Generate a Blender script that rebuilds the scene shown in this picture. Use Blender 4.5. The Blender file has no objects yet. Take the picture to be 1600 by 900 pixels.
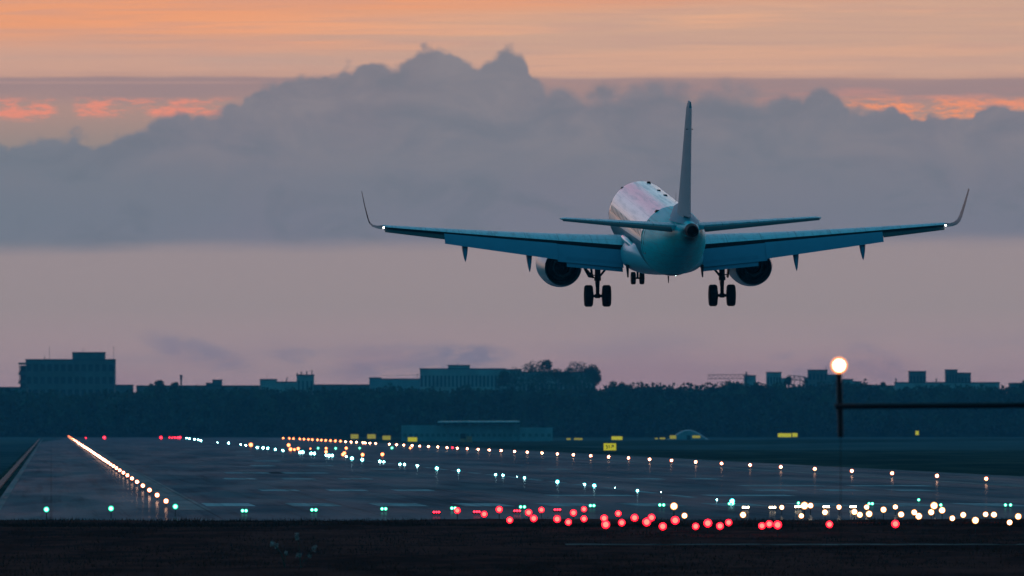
import bpy, math, random
import numpy as np
random.seed(7); rng = np.random.default_rng(7)
PI = math.pi
scene = bpy.context.scene
COL = scene.collection
# ------------------------------------------------------------------ camera model
F = 22000.0      # focal length in photo pixels (1600 wide)
H = 4.1          # camera height
HY = 665.0       # horizon row
def P(px, py, z=0.0):
    """world point at height z seen at photo pixel (px,py) (below the horizon)"""
    D = (H - z) * F / (py - HY)
    return ((px - 800.0) * D / F, D, z)
def at(px, py, D):
    return ((px - 800.0) * D / F, D, H - (py - HY) * D / F)
def srgb(r, g, b):
    def f(c):
        c /= 255.0
        return c / 12.92 if c <= 0.04045 else ((c + 0.055) / 1.055) ** 2.4
    return (f(r), f(g), f(b))

cam_d = bpy.data.cameras.new('camera'); cam = bpy.data.objects.new('camera', cam_d)
COL.objects.link(cam); scene.camera = cam
cam.location = (0, 0, H); cam.rotation_euler = (PI / 2, 0, 0)
cam_d.sensor_width = 36.0; cam_d.lens = 36.0 * F / 1600.0
cam_d.shift_y = (HY - 450.0) / 1600.0
cam_d.clip_start = 1.0; cam_d.clip_end = 60000.0
cam_d.dof.use_dof = True; cam_d.dof.focus_distance = 668.0
cam_d.dof.aperture_fstop = cam_d.lens * 0.001 / 0.10

# ------------------------------------------------------------------ node helpers
class E:
    """tiny expression builder over shader math nodes"""
    def __init__(s, nt, v): s.nt = nt; s.v = v
    def _m(s, op, *a, clamp=False):
        n = s.nt.nodes.new('ShaderNodeMath'); n.operation = op; n.use_clamp = clamp
        for i, x in enumerate((s,) + a):
            x = x.v if isinstance(x, E) else x
            if isinstance(x, (int, float)): n.inputs[i].default_value = float(x)
            else: s.nt.links.new(x, n.inputs[i])
        return E(s.nt, n.outputs[0])
    def __add__(s, o): return s._m('ADD', o)
    def __sub__(s, o): return s._m('SUBTRACT', o)
    def __mul__(s, o): return s._m('MULTIPLY', o)
    def __truediv__(s, o): return s._m('DIVIDE', o)
    def __rmul__(s, o): return s._m('MULTIPLY', o)
    def __radd__(s, o): return s._m('ADD', o)
    def rsub(s, o):
        return (s * -1.0) + o
    def max(s, o): return s._m('MAXIMUM', o)
    def min(s, o): return s._m('MINIMUM', o)
    def abs(s): return s._m('ABSOLUTE')
    def clamp(s): return s._m('ADD', 0.0, clamp=True)
    def step(s, a, b, lo=0.0, hi=1.0):
        n = s.nt.nodes.new('ShaderNodeMapRange'); n.interpolation_type = 'SMOOTHSTEP'
        s.nt.links.new(s.v, n.inputs['Value'])
        for k, x in (('From Min', a), ('From Max', b), ('To Min', lo), ('To Max', hi)):
            if isinstance(x, E): s.nt.links.new(x.v, n.inputs[k])
            else: n.inputs[k].default_value = x
        return E(s.nt, n.outputs[0])
def combine(nt, x, y, z=0.0):
    n = nt.nodes.new('ShaderNodeCombineXYZ')
    for i, a in enumerate((x, y, z)):
        if isinstance(a, E): nt.links.new(a.v, n.inputs[i])
        else: n.inputs[i].default_value = a
    return n.outputs[0]
def noise(nt, vec, scale=1.0, detail=4.0, rough=0.5, dist=0.0):
    n = nt.nodes.new('ShaderNodeTexNoise'); n.inputs['Scale'].default_value = scale
    n.inputs['Detail'].default_value = detail; n.inputs['Roughness'].default_value = rough
    n.inputs['Distortion'].default_value = dist
    if vec is not None: nt.links.new(vec, n.inputs['Vector'])
    return E(nt, n.outputs['Fac'])
def mixc(nt, fac, a, b, blend='MIX'):
    n = nt.nodes.new('ShaderNodeMix'); n.data_type = 'RGBA'; n.blend_type = blend
    def put(x, s):
        if isinstance(x, E): nt.links.new(x.v, s)
        elif isinstance(x, (tuple, list)): s.default_value = (*x[:3], 1)
        elif isinstance(x, (int, float)): s.default_value = x
        else: nt.links.new(x, s)
    put(fac, n.inputs['Factor']); put(a, n.inputs['A']); put(b, n.inputs['B'])
    return n.outputs['Result']
def curve(nt, val, pts, lo, hi):
    """piecewise-linear curve through (x, y in 0..1) with x in lo..hi, as a grey colour ramp"""
    n = nt.nodes.new('ShaderNodeFloatCurve')
    m = n.mapping; c = m.curves[0]
    m.use_clip = True
    pp = [((x - lo) / (hi - lo), y) for x, y in pts]
    c.points[0].location = pp[0]; c.points[1].location = pp[-1]
    for q in pp[1:-1]: c.points.new(*q)
    for q in c.points: q.handle_type = 'AUTO'
    m.update()
    t = (val - lo) / (hi - lo)
    nt.links.new(t.clamp().v, n.inputs['Value'])
    return E(nt, n.outputs[0])
def ramp(nt, val, stops):
    n = nt.nodes.new('ShaderNodeValToRGB'); cr = n.color_ramp
    while len(cr.elements) < len(stops): cr.elements.new(0.5)
    for e, (p, c) in zip(cr.elements, stops):
        e.position = p; e.color = (*c, 1)
    nt.links.new(val.v, n.inputs[0])
    return n.outputs[0]

# ------------------------------------------------------------------ world
SUN_EL = math.radians(1.5); SUN_AZ = math.radians(-38.0)   # azimuth from +Y towards +X
w = bpy.data.worlds.new('World'); scene.world = w; w.use_nodes = True
nt = w.node_tree; nt.nodes.clear()
out = nt.nodes.new('ShaderNodeOutputWorld')
tc = nt.nodes.new('ShaderNodeTexCoord')
sx = nt.nodes.new('ShaderNodeSeparateXYZ'); nt.links.new(tc.outputs['Generated'], sx.inputs[0])
X, Y, Z = (E(nt, sx.outputs[i]) for i in range(3))
Yp = Y.max(0.02)
U = X / Yp * F + 800.0               # direction tangents in units of 1/22000
V = (Z / Yp * F).rsub(HY)
# --- small wobble used for all the cloud edges
nb1 = noise(nt, combine(nt, U / 75.0, V / 60.0, 3.1), 1.0, 5.0, 0.56, 0.25)
nb2 = noise(nt, combine(nt, U / 420.0, V / 60.0, 9.7), 1.0, 4.0, 0.55)
nb3 = noise(nt, combine(nt, U / 620.0, V / 34.0, 1.7), 1.0, 5.0, 0.55, 0.4)
nb4 = noise(nt, combine(nt, U / 160.0, V / 16.0, 5.2), 1.0, 4.0, 0.55)
nb5 = noise(nt, combine(nt, U / 300.0, V / 180.0, 15.2), 1.0, 3.0, 0.5)
# high sky: orange veil with streaks
streak = nb3.step(0.38, 0.62)
top_l = (U.step(250.0, 950.0)).rsub(1.0)
hi_c = mixc(nt, streak, srgb(203, 162, 144), srgb(243, 166, 124))
hi_r = mixc(nt, streak, srgb(210, 168, 146), srgb(233, 176, 142))
hi_c = mixc(nt, top_l, hi_r, hi_c)
hot = (V + (nb3 - 0.5) * 110.0 + (U - 100.0) * 0.062).step(20.0, 85.0).rsub(1.0)
hi_c = mixc(nt, hot * 0.85, hi_c, srgb(245, 162, 116))
dull = (V + (nb2 - 0.5) * 60.0 + (nb3 - 0.5) * 60.0).step(35.0, 105.0)
hi_c = mixc(nt, dull * (top_l * 0.35 + 0.45), hi_c, srgb(200, 164, 150))
fs_ = noise(nt, combine(nt, U / 330.0 + V / 60.0, V / 9.0, 31.0), 1.0, 5.0, 0.6, 0.6)
hi_c = mixc(nt, fs_.step(0.42, 0.66) * 0.34, hi_c, srgb(196, 156, 146))
# lower veil between the streak bank and the cumulus
low_c = ramp(nt, ((V - 120.0) / 130.0).clamp(), [(0.0, srgb(186, 148, 138)), (0.45, srgb(176, 145, 136)), (1.0, srgb(146, 139, 136))])
sky = mixc(nt, (V + (nb4 - 0.5) * 22.0 + (nb2 - 0.5) * 16.0).step(106.0, 134.0), hi_c, low_c)
# thin grey stratus bank
bank = (V + (nb4 - 0.5) * 7.0 + (nb2 - 0.5) * 9.0 + (U / 1600.0 - 0.3) * (U / 1600.0 - 0.3) * -4.0).step(118.0, 124.0) * \
       (V + (nb4 - 0.5) * 26.0).step(142.0, 172.0).rsub(1.0)
gap = ((V - 129.0).abs()).step(0.5, 3.5).rsub(1.0) * (U.step(300.0, 500.0)).rsub(1.0)
sky = mixc(nt, bank * (nb2.step(0.3, 0.6) * 0.35 + 0.42), sky, srgb(156, 135, 138))
sky = mixc(nt, gap * 0.35, sky, srgb(195, 155, 145))
# glowing gaps under the bank
lit = (V + (nb4 - 0.5) * 18.0).step(148.0, 160.0) * (V + (nb4 - 0.5) * 22.0).step(178.0, 192.0).rsub(1.0)
side = (U.step(300.0, 400.0)).rsub(1.0) + (U.step(1290.0, 1350.0))
lit = lit * side * ((U - 102.0).abs().step(6.0, 26.0)) * noise(nt, combine(nt, U / 60.0, V / 14.0, 2.2), 1.0, 6.0, 0.72).step(0.42, 0.60)
sky = mixc(nt, lit * 0.92, sky, mixc(nt, U.step(900.0, 1300.0), srgb(238, 146, 124), srgb(248, 152, 112)))
mid = (V + (nb4 - 0.5) * 26.0).step(136.0, 150.0) * (V + (nb4 - 0.5) * 26.0).step(165.0, 185.0).rsub(1.0) * U.step(820.0, 1000.0) * nb4.step(0.42, 0.66)
sky = mixc(nt, mid * 0.45, sky, srgb(214, 146, 134))
# the big cumulus
outl = [(-1500, 250), (-600, 205), (-200, 240), (0, 234), (30, 229), (60, 219), (90, 210), (108, 207), (130, 222), (180, 222), (215, 205), (250, 186),
        (280, 172), (300, 176), (340, 172), (380, 165), (405, 143), (440, 130), (480, 118), (520, 113), (560, 107), (600, 106), (622, 100), (645, 83), (675, 76),
        (700, 77), (718, 88), (742, 111), (756, 98), (780, 88), (800, 87), (816, 96), (826, 124), (860, 148), (905, 156), (945, 152), (990, 144), (1030, 143),
        (1070, 152), (1110, 153), (1160, 149), (1200, 160), (1240, 160), (1290, 148), (1320, 160), (1340, 184), (1380, 186), (1425, 184), (1470, 192),
        (1500, 189), (1540, 178), (1580, 168), (1620, 163), (1900, 200), (2400, 150), (3200, 230)]
line = curve(nt, U, [(x, 1.0 - y / 300.0) for x, y in outl], -1500.0, 3200.0)
line = line.rsub(1.0) * 300.0
soft = U.step(815.0, 860.0) * U.step(1180.0, 1290.0).rsub(1.0) * 12.0 + 4.0 + U.step(300.0, 420.0).rsub(1.0) * 2.0 + (nb2 - 0.4).max(0.0) * 30.0
nbf = noise(nt, combine(nt, U / 17.0, V / 14.0, 7.7), 1.0, 3.0, 0.6)
def voro(sc_u, sc_v, seed):
    n = nt.nodes.new('ShaderNodeTexVoronoi'); n.feature = 'SMOOTH_F1'; n.inputs['Scale'].default_value = 1.0; n.inputs['Smoothness'].default_value = 0.25
    wb = (nb1 - 0.5) * 0.45
    nt.links.new(combine(nt, U / sc_u + wb, V / sc_v - wb, seed), n.inputs['Vector']); return E(nt, n.outputs['Distance'])
puff = (voro(46.0, 42.0, 0.3) - 0.45) * -36.0 + (voro(19.0, 21.0, 4.3) - 0.45) * -10.0
d = V - line + (nb1 - 0.5) * 34.0 + (nbf - 0.5) * 13.0 + puff + 5.0 + U.step(700.0, 900.0) * 5.0
cum = d.step(soft * -1.0, soft)
base = (V + (nb2 - 0.5) * 26.0 + (nb4 - 0.5) * 8.0 + (U - 800.0) * 0.006).step(366.0, 396.0)
cloud_c = ramp(nt, ((V - 80.0) / 310.0).clamp(), [(0.0, srgb(136, 130, 137)), (0.25, srgb(132, 128, 137)), (0.55, srgb(128, 127, 138)), (0.85, srgb(126, 127, 141)), (1.0, srgb(131, 129, 143))])
cloud_c = mixc(nt, nb5.step(0.35, 0.7) * 0.3, cloud_c, srgb(118, 127, 137))
cloud_c = mixc(nt, U.step(-100.0, 500.0).rsub(1.0) * 0.35, cloud_c, srgb(112, 127, 138))
lump = noise(nt, combine(nt, U / 140.0, V / 70.0, 21.0), 1.0, 5.0, 0.6, 0.5)
cloud_c = mixc(nt, (lump.step(0.45, 0.66)) * 0.40 * V.step(330.0, 150.0), cloud_c, srgb(152, 142, 145))
cloud_c = mixc(nt, (lump.step(0.5, 0.32)) * 0.40, cloud_c, srgb(110, 118, 130))
sky = mixc(nt, cum, sky, cloud_c)
under = ramp(nt, ((V - 380.0) / 285.0).clamp(), [(0.0, srgb(161, 146, 148)), (0.35, srgb(165, 149, 149)), (0.7, srgb(186, 157, 158)), (0.85, srgb(212, 170, 170)), (1.0, srgb(224, 175, 172))])
sky = mixc(nt, base, sky, under)
wisp = (nb5 * 0.5 + nb2 * 0.5).step(0.46, 0.62) * V.step(500.0, 545.0) * V.step(560.0, 610.0).rsub(1.0)
def blob(cu, cv, ru, rv, tilt=0.0):
    a = (U - cu) / ru; b = (V - cv + (U - cu) * -tilt) / rv
    return (a * a + b * b).step(0.15, 1.6).rsub(1.0)
wz = noise(nt, combine(nt, U / 90.0, V / 34.0, 41.0), 1.0, 5.0, 0.6, 0.4)
wsp = blob(305, 550, 80, 22, 0.28) + blob(640, 566, 150, 30, -0.03) * 1.0 + blob(1370, 566, 45, 26, 0.35) + blob(1262, 572, 60, 20, 0.1) + blob(470, 556, 50, 12) + blob(740, 552, 60, 14)
sky = mixc(nt, (wsp * 0.55 * wz.step(0.36, 0.60)).min(0.75), sky, srgb(136, 130, 150))
sky = mixc(nt, wisp * 0.35, sky, srgb(140, 134, 150))
pink = nb5.step(0.42, 0.62) * V.step(520.0, 590.0)
sky = mixc(nt, pink * 0.35, sky, srgb(188, 140, 148))
# the rest of the dome: nishita tinted by the blue hour, warm glow above the sunset side
nis = nt.nodes.new('ShaderNodeTexSky'); nis.sky_type = 'NISHITA'; nis.sun_disc = False
nis.sun_elevation = SUN_EL; nis.sun_rotation = SUN_AZ
nis.air_density = 1.4; nis.dust_density = 1.5; nis.ozone_density = 4.0
nis_t = mixc(nt, 1.0, nis.outputs[0], (0.10, 0.75, 1.05), 'MULTIPLY')
vs = nt.nodes.new('ShaderNodeVectorMath'); vs.operation = 'SCALE'; vs.inputs['Scale'].default_value = 0.06
nt.links.new(nis_t, vs.inputs[0])
dusk = ramp(nt, (Z * 0.5 + 0.5).clamp(), [(0.0, (0.008, 0.05, 0.07)), (0.5, (0.010, 0.110, 0.165)), (0.62, (0.013, 0.175, 0.250)), (0.8, (0.018, 0.230, 0.330)), (1.0, (0.020, 0.180, 0.280))])
va = nt.nodes.new('ShaderNodeVectorMath'); va.operation = 'ADD'; nt.links.new(vs.outputs[0], va.inputs[0]); nt.links.new(dusk, va.inputs[1])
el = Z
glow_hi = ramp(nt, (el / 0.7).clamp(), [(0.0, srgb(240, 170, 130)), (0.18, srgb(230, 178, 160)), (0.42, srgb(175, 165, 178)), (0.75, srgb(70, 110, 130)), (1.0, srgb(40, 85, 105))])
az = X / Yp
def hb(ca, ce, r, r2=None):  # unseen colour patches and bands, added to tint the reflections on the fuselage
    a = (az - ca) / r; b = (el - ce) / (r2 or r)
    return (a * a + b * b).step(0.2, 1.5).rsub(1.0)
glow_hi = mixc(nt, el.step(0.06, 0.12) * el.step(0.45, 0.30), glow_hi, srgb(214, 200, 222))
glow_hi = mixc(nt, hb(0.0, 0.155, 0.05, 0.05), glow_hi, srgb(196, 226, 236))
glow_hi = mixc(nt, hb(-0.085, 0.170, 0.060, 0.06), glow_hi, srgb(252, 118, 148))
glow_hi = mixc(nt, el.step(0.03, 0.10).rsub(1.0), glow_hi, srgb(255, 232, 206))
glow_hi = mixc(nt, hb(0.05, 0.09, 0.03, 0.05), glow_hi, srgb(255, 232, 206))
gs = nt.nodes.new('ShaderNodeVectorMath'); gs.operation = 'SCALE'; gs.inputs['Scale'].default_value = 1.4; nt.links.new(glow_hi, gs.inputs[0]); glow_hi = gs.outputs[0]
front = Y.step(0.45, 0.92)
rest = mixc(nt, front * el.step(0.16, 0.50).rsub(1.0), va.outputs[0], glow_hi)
fmask = el.step(0.035, 0.09).rsub(1.0) * Y.step(0.55, 0.9)
final = mixc(nt, fmask, rest, sky)
bg = nt.nodes.new('ShaderNodeBackground'); bg.inputs['Strength'].default_value = 1.0
nt.links.new(final, bg.inputs['Color']); nt.links.new(bg.outputs[0], out.inputs[0])
w.cycles.sampling_method = 'MANUAL'; w.cycles.sample_map_resolution = 512

sun_d = bpy.data.lights.new('sun', 'SUN'); sun_d.energy = 0.10; sun_d.angle = math.radians(3.0); sun_d.color = (1.0, 0.74, 0.64)
sun = bpy.data.objects.new('sun', sun_d); COL.objects.link(sun)
sd = (math.sin(SUN_AZ) * math.cos(SUN_EL), math.cos(SUN_AZ) * math.cos(SUN_EL), math.sin(math.radians(4)))
from mathutils import Vector, Matrix
sun.rotation_euler = Vector(sd).to_track_quat('Z', 'Y').to_euler()
sun.location = (0, 0, 60)

# ------------------------------------------------------------------ materials
MATS = {}
def mat(name, color, rough=0.7, spec=0.3, metal=0.0, coat=0.0, emit=None, estr=0.0, var=0.0, vscale=1.0, noise_vec_scale=(1, 1, 1), col2=None, bump=0.0, bscale=1.0):
    m = bpy.data.materials.new(name); m.use_nodes = True
    nt = m.node_tree; b = nt.nodes['Principled BSDF']
    b.inputs['Roughness'].default_value = rough; b.inputs['Metallic'].default_value = metal
    b.inputs['Specular IOR Level'].default_value = spec; b.inputs['Coat Weight'].default_value = coat
    b.inputs['Coat Roughness'].default_value = 0.12
    tc = nt.nodes.new('ShaderNodeTexCoord'); mp = nt.nodes.new('ShaderNodeMapping'); mp.inputs['Scale'].default_value = noise_vec_scale
    nt.links.new(tc.outputs['Object'], mp.inputs[0])
    n = noise(nt, mp.outputs[0], vscale, 5.0, 0.6)
    c2 = col2 if col2 else tuple(c * (1 - var) for c in color)
    c = mixc(nt, n.step(0.35, 0.65), color, c2)
    nt.links.new(c, b.inputs['Base Color'])
    if bump:
        bn = nt.nodes.new('ShaderNodeBump'); bn.inputs['Strength'].default_value = bump
        n2 = noise(nt, mp.outputs[0], bscale, 4.0, 0.6); nt.links.new(n2.v, bn.inputs['Height']); nt.links.new(bn.outputs[0], b.inputs['Normal'])
    if emit:
        b.inputs['Emission Color'].default_value = (*emit, 1); b.inputs['Emission Strength'].default_value = estr
    MATS[name] = m
    return m

# ------------------------------------------------------------------ mesh helpers
class MB:
    def __init__(s): s.v = []; s.f = []; s.mi = []
    def add(s, vs, fs, mi=0):
        o = len(s.v); s.v += [tuple(q) for q in vs]; s.f += [tuple(i + o for i in q) for q in fs]; s.mi += [mi] * len(fs)
    def box(s, x0, x1, y0, y1, z0, z1, mi=0):
        v = [(x, y, z) for z in (z0, z1) for y in (y0, y1) for x in (x0, x1)]
        s.add(v, [(0, 2, 3, 1), (4, 5, 7, 6), (0, 1, 5, 4), (2, 6, 7, 3), (0, 4, 6, 2), (1, 3, 7, 5)], mi)
    def rings(s, rings, cap0=True, cap1=True, mi=0, capmi=None, closed=True):
        n = len(rings[0]); vs = [p for r in rings for p in r]; fs = []
        m = n if closed else n - 1
        for a in range(len(rings) - 1):
            for i in range(m):
                j = (i + 1) % n
                fs.append((a * n + i, a * n + j, (a + 1) * n + j, (a + 1) * n + i))
        s.add(vs, fs, mi)
        cm = mi if capmi is None else capmi
        o = len(s.v) - len(vs)
        if cap0: s.f.append(tuple(o + i for i in range(n))[::-1]); s.mi.append(cm)
        if cap1: s.f.append(tuple(o + (len(rings) - 1) * n + i for i in range(n))); s.mi.append(cm)
    def tube(s, pts, r, n=10, mi=0):
        pts = [Vector(p) for p in pts]; rr = r if isinstance(r, (list, tuple)) else [r] * len(pts)
        rings = []
        for i, p in enumerate(pts):
            t = (pts[min(i + 1, len(pts) - 1)] - pts[max(i - 1, 0)]).normalized()
            a = Vector((0, 0, 1)) if abs(t.z) < 0.9 else Vector((1, 0, 0))
            u = t.cross(a).normalized(); v = t.cross(u)
            rings.append([tuple(p + (u * math.cos(k * 2 * PI / n) + v * math.sin(k * 2 * PI / n)) * rr[i]) for k in range(n)])
        s.rings(rings, mi=mi)
    def revolve(s, prof, c=(0, 0, 0), axis='Y', n=32, mi=0, cap=False):
        """prof: (along, radius)"""
        rings = []
        for a, r in prof:
            ring = []
            for k in range(n):
                t = 2 * PI * k / n; p, q = r * math.cos(t), r * math.sin(t)
                if axis == 'Y': ring.append((c[0] + p, c[1] + a, c[2] + q))
                elif axis == 'X': ring.append((c[0] + a, c[1] + p, c[2] + q))
                else: ring.append((c[0] + p, c[1] + q, c[2] + a))
            rings.append(ring)
        s.rings(rings, cap, cap, mi)
    def build(s, name, mats, parent=None, smooth=True, angle=40):
        me = bpy.data.meshes.new(name); me.from_pydata(s.v, [], s.f)
        mats = mats if isinstance(mats, (list, tuple)) else [mats]
        for m in mats: me.materials.append(MATS[m] if isinstance(m, str) else m)
        me.polygons.foreach_set('material_index', s.mi)
        me.validate()
        import bmesh
        bm = bmesh.new(); bm.from_mesh(me); bmesh.ops.recalc_face_normals(bm, faces=bm.faces)
        for e in bm.edges:
            e.smooth = len(e.link_faces) == 2 and e.calc_face_angle(0) < math.radians(angle)
        for f in bm.faces: f.smooth = smooth
        bm.to_mesh(me); bm.free()
        o = bpy.data.objects.new(name, me); COL.objects.link(o)
        if parent is not None: o.parent = parent
        return o
def tag(o, label=None, cat=None, group=None, kind=None):
    if label: o['label'] = label
    if cat: o['category'] = cat
    if group: o['group'] = group
    if kind: o['kind'] = kind
    return o
def empty(name, loc, label=None, cat=None, group=None):
    o = bpy.data.objects.new(name, None); o.empty_display_size = 0.1; COL.objects.link(o); o.location = loc
    return tag(o, label, cat, group)
def copy_tree(o, kids, loc, label=None, scale=None):
    c = o.copy(); COL.objects.link(c); c.location = loc
    if label: c['label'] = label
    if scale: c.scale = (scale, scale, scale)
    for k, subs in kids:
        q = k.copy(); COL.objects.link(q); q.parent = c
        for s_ in subs:
            r = s_.copy(); COL.objects.link(r); r.parent = q
    return c

# ------------------------------------------------------------------ aircraft
def paint(name, base, rough=0.3, coat=0.6, spec=0.5):
    m = bpy.data.materials.new(name); m.use_nodes = True; nt = m.node_tree; b = nt.nodes['Principled BSDF']
    tc = nt.nodes.new('ShaderNodeTexCoord'); sp = nt.nodes.new('ShaderNodeSeparateXYZ'); nt.links.new(tc.outputs['Object'], sp.inputs[0])
    x, y, z = (E(nt, sp.outputs[i]) for i in range(3))
    dirt = noise(nt, combine(nt, x * 1.5, y * 0.35, z * 1.5), 1.0, 5.0, 0.6).step(0.3, 0.75)
    b.inputs['Roughness'].default_value = rough; b.inputs['Coat Weight'].default_value = coat; b.inputs['Coat Roughness'].default_value = 0.15; b.inputs['Specular IOR Level'].default_value = spec
    nt.links.new(mixc(nt, dirt * 0.25, base, tuple(c * 0.6 for c in base)), b.inputs['Base Color'])
    MATS[name] = m; return m, nt, b, (x, y, z), dirt
m, nt, b, (x, y, z), dirt = paint('fuselage_paint', (0.78, 0.78, 0.80), 0.36, 0.0, 0.18)
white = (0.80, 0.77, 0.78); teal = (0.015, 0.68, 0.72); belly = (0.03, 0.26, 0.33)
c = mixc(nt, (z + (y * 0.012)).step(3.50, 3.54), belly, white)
tail_k = (y + (z - 3.6) * 0.25 + x.abs() * 0.15)
c = mixc(nt, tail_k.step(-7.35, -7.25), mixc(nt, (z + y * 0.06).step(1.60, 1.64), belly, teal), c)
sootk = ((y + 18.1) * -1.0).step(-1.6, 0.6) * ((z - 4.9 + (y + 18.0) * 0.30) * -1.0).step(-0.10, 0.25) * noise(nt, combine(nt, x * 4.0, y * 1.2, z * 4.0), 1.0, 4.0, 0.6).step(0.25, 0.5)
c = mixc(nt, sootk * 0.92, c, (0.010, 0.012, 0.016))
frames = ((y * 1.6)._m('FRACT') - 0.5).abs().step(0.46, 0.49)
lap = (((z * 2.1)._m('FRACT')) - 0.5).abs().step(0.47, 0.495)
c = mixc(nt, frames.max(lap) * 0.35, c, (0.12, 0.16, 0.19))
streaks = noise(nt, combine(nt, x * 6.0, y * 0.25, z * 6.0), 1.0, 4.0, 0.6).step(0.45, 0.7)
c = mixc(nt, streaks * 0.22, c, (0.16, 0.2, 0.24))
nt.links.new(c, b.inputs['Base Color'])
whz = tail_k.step(-7.35, -7.25) * (z + (y * 0.012)).step(3.50, 3.54)
nt.links.new((whz * 0.90 + 0.015 + dirt * -0.01).v, b.inputs['Specular IOR Level']); nt.links.new((whz * -0.10 + 0.38 + streaks * 0.08).v, b.inputs['Roughness'])
bn = nt.nodes.new('ShaderNodeBump'); bn.inputs['Strength'].default_value = 0.35; bn.inputs['Distance'].default_value = 0.02
hn = noise(nt, combine(nt, x * 1.3, y * 1.1, z * 1.3), 1.0, 3.0, 0.5) + frames * -0.3
nt.links.new(hn.v, bn.inputs['Height']); nt.links.new(bn.outputs[0], b.inputs['Normal'])

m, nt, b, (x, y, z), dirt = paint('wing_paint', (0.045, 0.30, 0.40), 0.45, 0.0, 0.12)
seam = ((x.abs() * 0.62)._m('FRACT') - 0.5).abs().step(0.485, 0.497)
c = mixc(nt, dirt * 0.3, (0.40, 0.62, 0.68), (0.26, 0.46, 0.54)); c = mixc(nt, seam * 0.5, c, (0.01, 0.05, 0.08))
wst = noise(nt, combine(nt, x * 5.0, y * 0.5, z), 1.0, 4.0, 0.6).step(0.45, 0.7); c = mixc(nt, wst * 0.45, c, (0.10, 0.22, 0.28))
spar = (y + x.abs() * 0.42 - 1.9).abs().step(0.03, 0.012); c = mixc(nt, spar * 0.6, c, (0.02, 0.07, 0.1))
nt.links.new(c, b.inputs['Base Color'])
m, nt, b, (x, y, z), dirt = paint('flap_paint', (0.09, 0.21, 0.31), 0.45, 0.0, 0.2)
m, nt, b, (x, y, z), dirt = paint('fin_paint', (0.20, 0.33, 0.40), 0.5, 0.0, 0.02)
m, nt, b, (x, y, z), dirt = paint('nacelle_paint', (0.26, 0.58, 0.65), 0.32, 0.0, 0.30)
mat('bare_metal', (0.75, 0.74, 0.74), 0.22, 0.5, 1.0)
mat('duct_metal', (0.34, 0.40, 0.44), 0.5, 0.3, 0.2, var=.6, vscale=2)
mat('dark_metal', (0.012, 0.014, 0.018), 0.5, 0.4, 0.6, var=0.4, vscale=4)
mat('soot', (0.006, 0.006, 0.008), 0.7, 0.2, var=0.4, vscale=5)
mat('tyre_rubber', (0.008, 0.008, 0.010), 0.75, 0.25, var=0.3, vscale=6, bump=0.2, bscale=20)
mat('gear_steel', (0.02, 0.023, 0.03), 0.4, 0.5, 0.7, var=0.3, vscale=8)
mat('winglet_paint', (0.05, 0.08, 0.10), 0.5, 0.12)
mat('dark_shade_paint', (0.004, 0.012, 0.02), 0.5, 0.3)  # near-black: shade on drooped ailerons and in flap coves, put into the colour
mat('window_glass', (0.34, 0.34, 0.34), 0.3, 0.5)
mat('nav_lens', (0.9, 0.9, 0.9), 0.2, emit=(1.0, 0.93, 0.85), estr=40)
mat('belly_lens', (0.9, 0.9, 0.9), 0.2, emit=(0.7, 1.0, 0.95), estr=14)

def airfoil(n, a, b, thick, camber=0.02):
    """list of (c, t) round a section between chord fractions a..b (c 0=nose): upper from b to a, then lower a to b"""
    def yt(c): return 5 * thick * (0.2969 * math.sqrt(max(c, 0)) - 0.126 * c - 0.3516 * c ** 2 + 0.2843 * c ** 3 - 0.1036 * c ** 4)
    def yc(c): return camber * 4 * c * (1 - c)
    cs = [a + (b - a) * (1 - math.cos(PI * i / (n - 1))) / 2 for i in range(n)] if a == 0 else [a + (b - a) * i / (n - 1) for i in range(n)]
    up = [(c, yc(c) + yt(c)) for c in cs][::-1]
    lo = [(c, yc(c) - yt(c)) for c in cs]
    if a == 0: lo = lo[1:]
    return up + lo
def section(x, y, z, chord, prof, twist=0.0, roll=0.0, rot=None):
    """y,z = leading edge; chord runs aft (-y). twist>0 = nose up (deg). roll bends the thickness direction (deg)."""
    ct, st = math.cos(math.radians(twist)), math.sin(math.radians(twist))
    cr, sr = math.cos(math.radians(roll)), math.sin(math.radians(roll))
    ring = []
    for c, t in prof:
        a = c * chord; b = t * chord
        yy = -(a * ct - b * st); zz = -a * st + b * ct       # nose up: trailing edge goes down
        ring.append((x - zz * sr * 1.0, y + yy, z + zz * cr))
    return ring
def wing_at(x):
    """leading edge y, z, chord, thickness, twist at |x|"""
    yl = 4.55 - (x - 1.3) * 0.525
    if x < 5.0: ch = 6.15 + (x - 1.3) * (4.25 - 6.15) / 3.7
    else: ch = 4.25 + (x - 5.0) * (1.65 - 4.25) / 8.4
    z = 2.78 + (x - 1.3) * 0.086 + max(0, x - 1.3) ** 2 * 0.0012
    th = 0.145 - (x - 1.3) * 0.003
    tw = 3.2 - (x - 1.3) * 0.16
    return yl, z, ch, th, tw
def mirror(ring, s): return [(p[0] * s, p[1], p[2]) for p in ring]

px_, py_ = 1031.0, 479.0
Dp = 670.0
air = empty('airliner', ((px_ - 800) / F * Dp, Dp, H - (py_ - HY) / F * Dp),
            'white and teal twin engined airliner in the air, landing with flaps and wheels down', 'airplane')
air.rotation_euler = (math.radians(4.45), math.radians(-0.3), math.radians(3.85))

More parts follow.
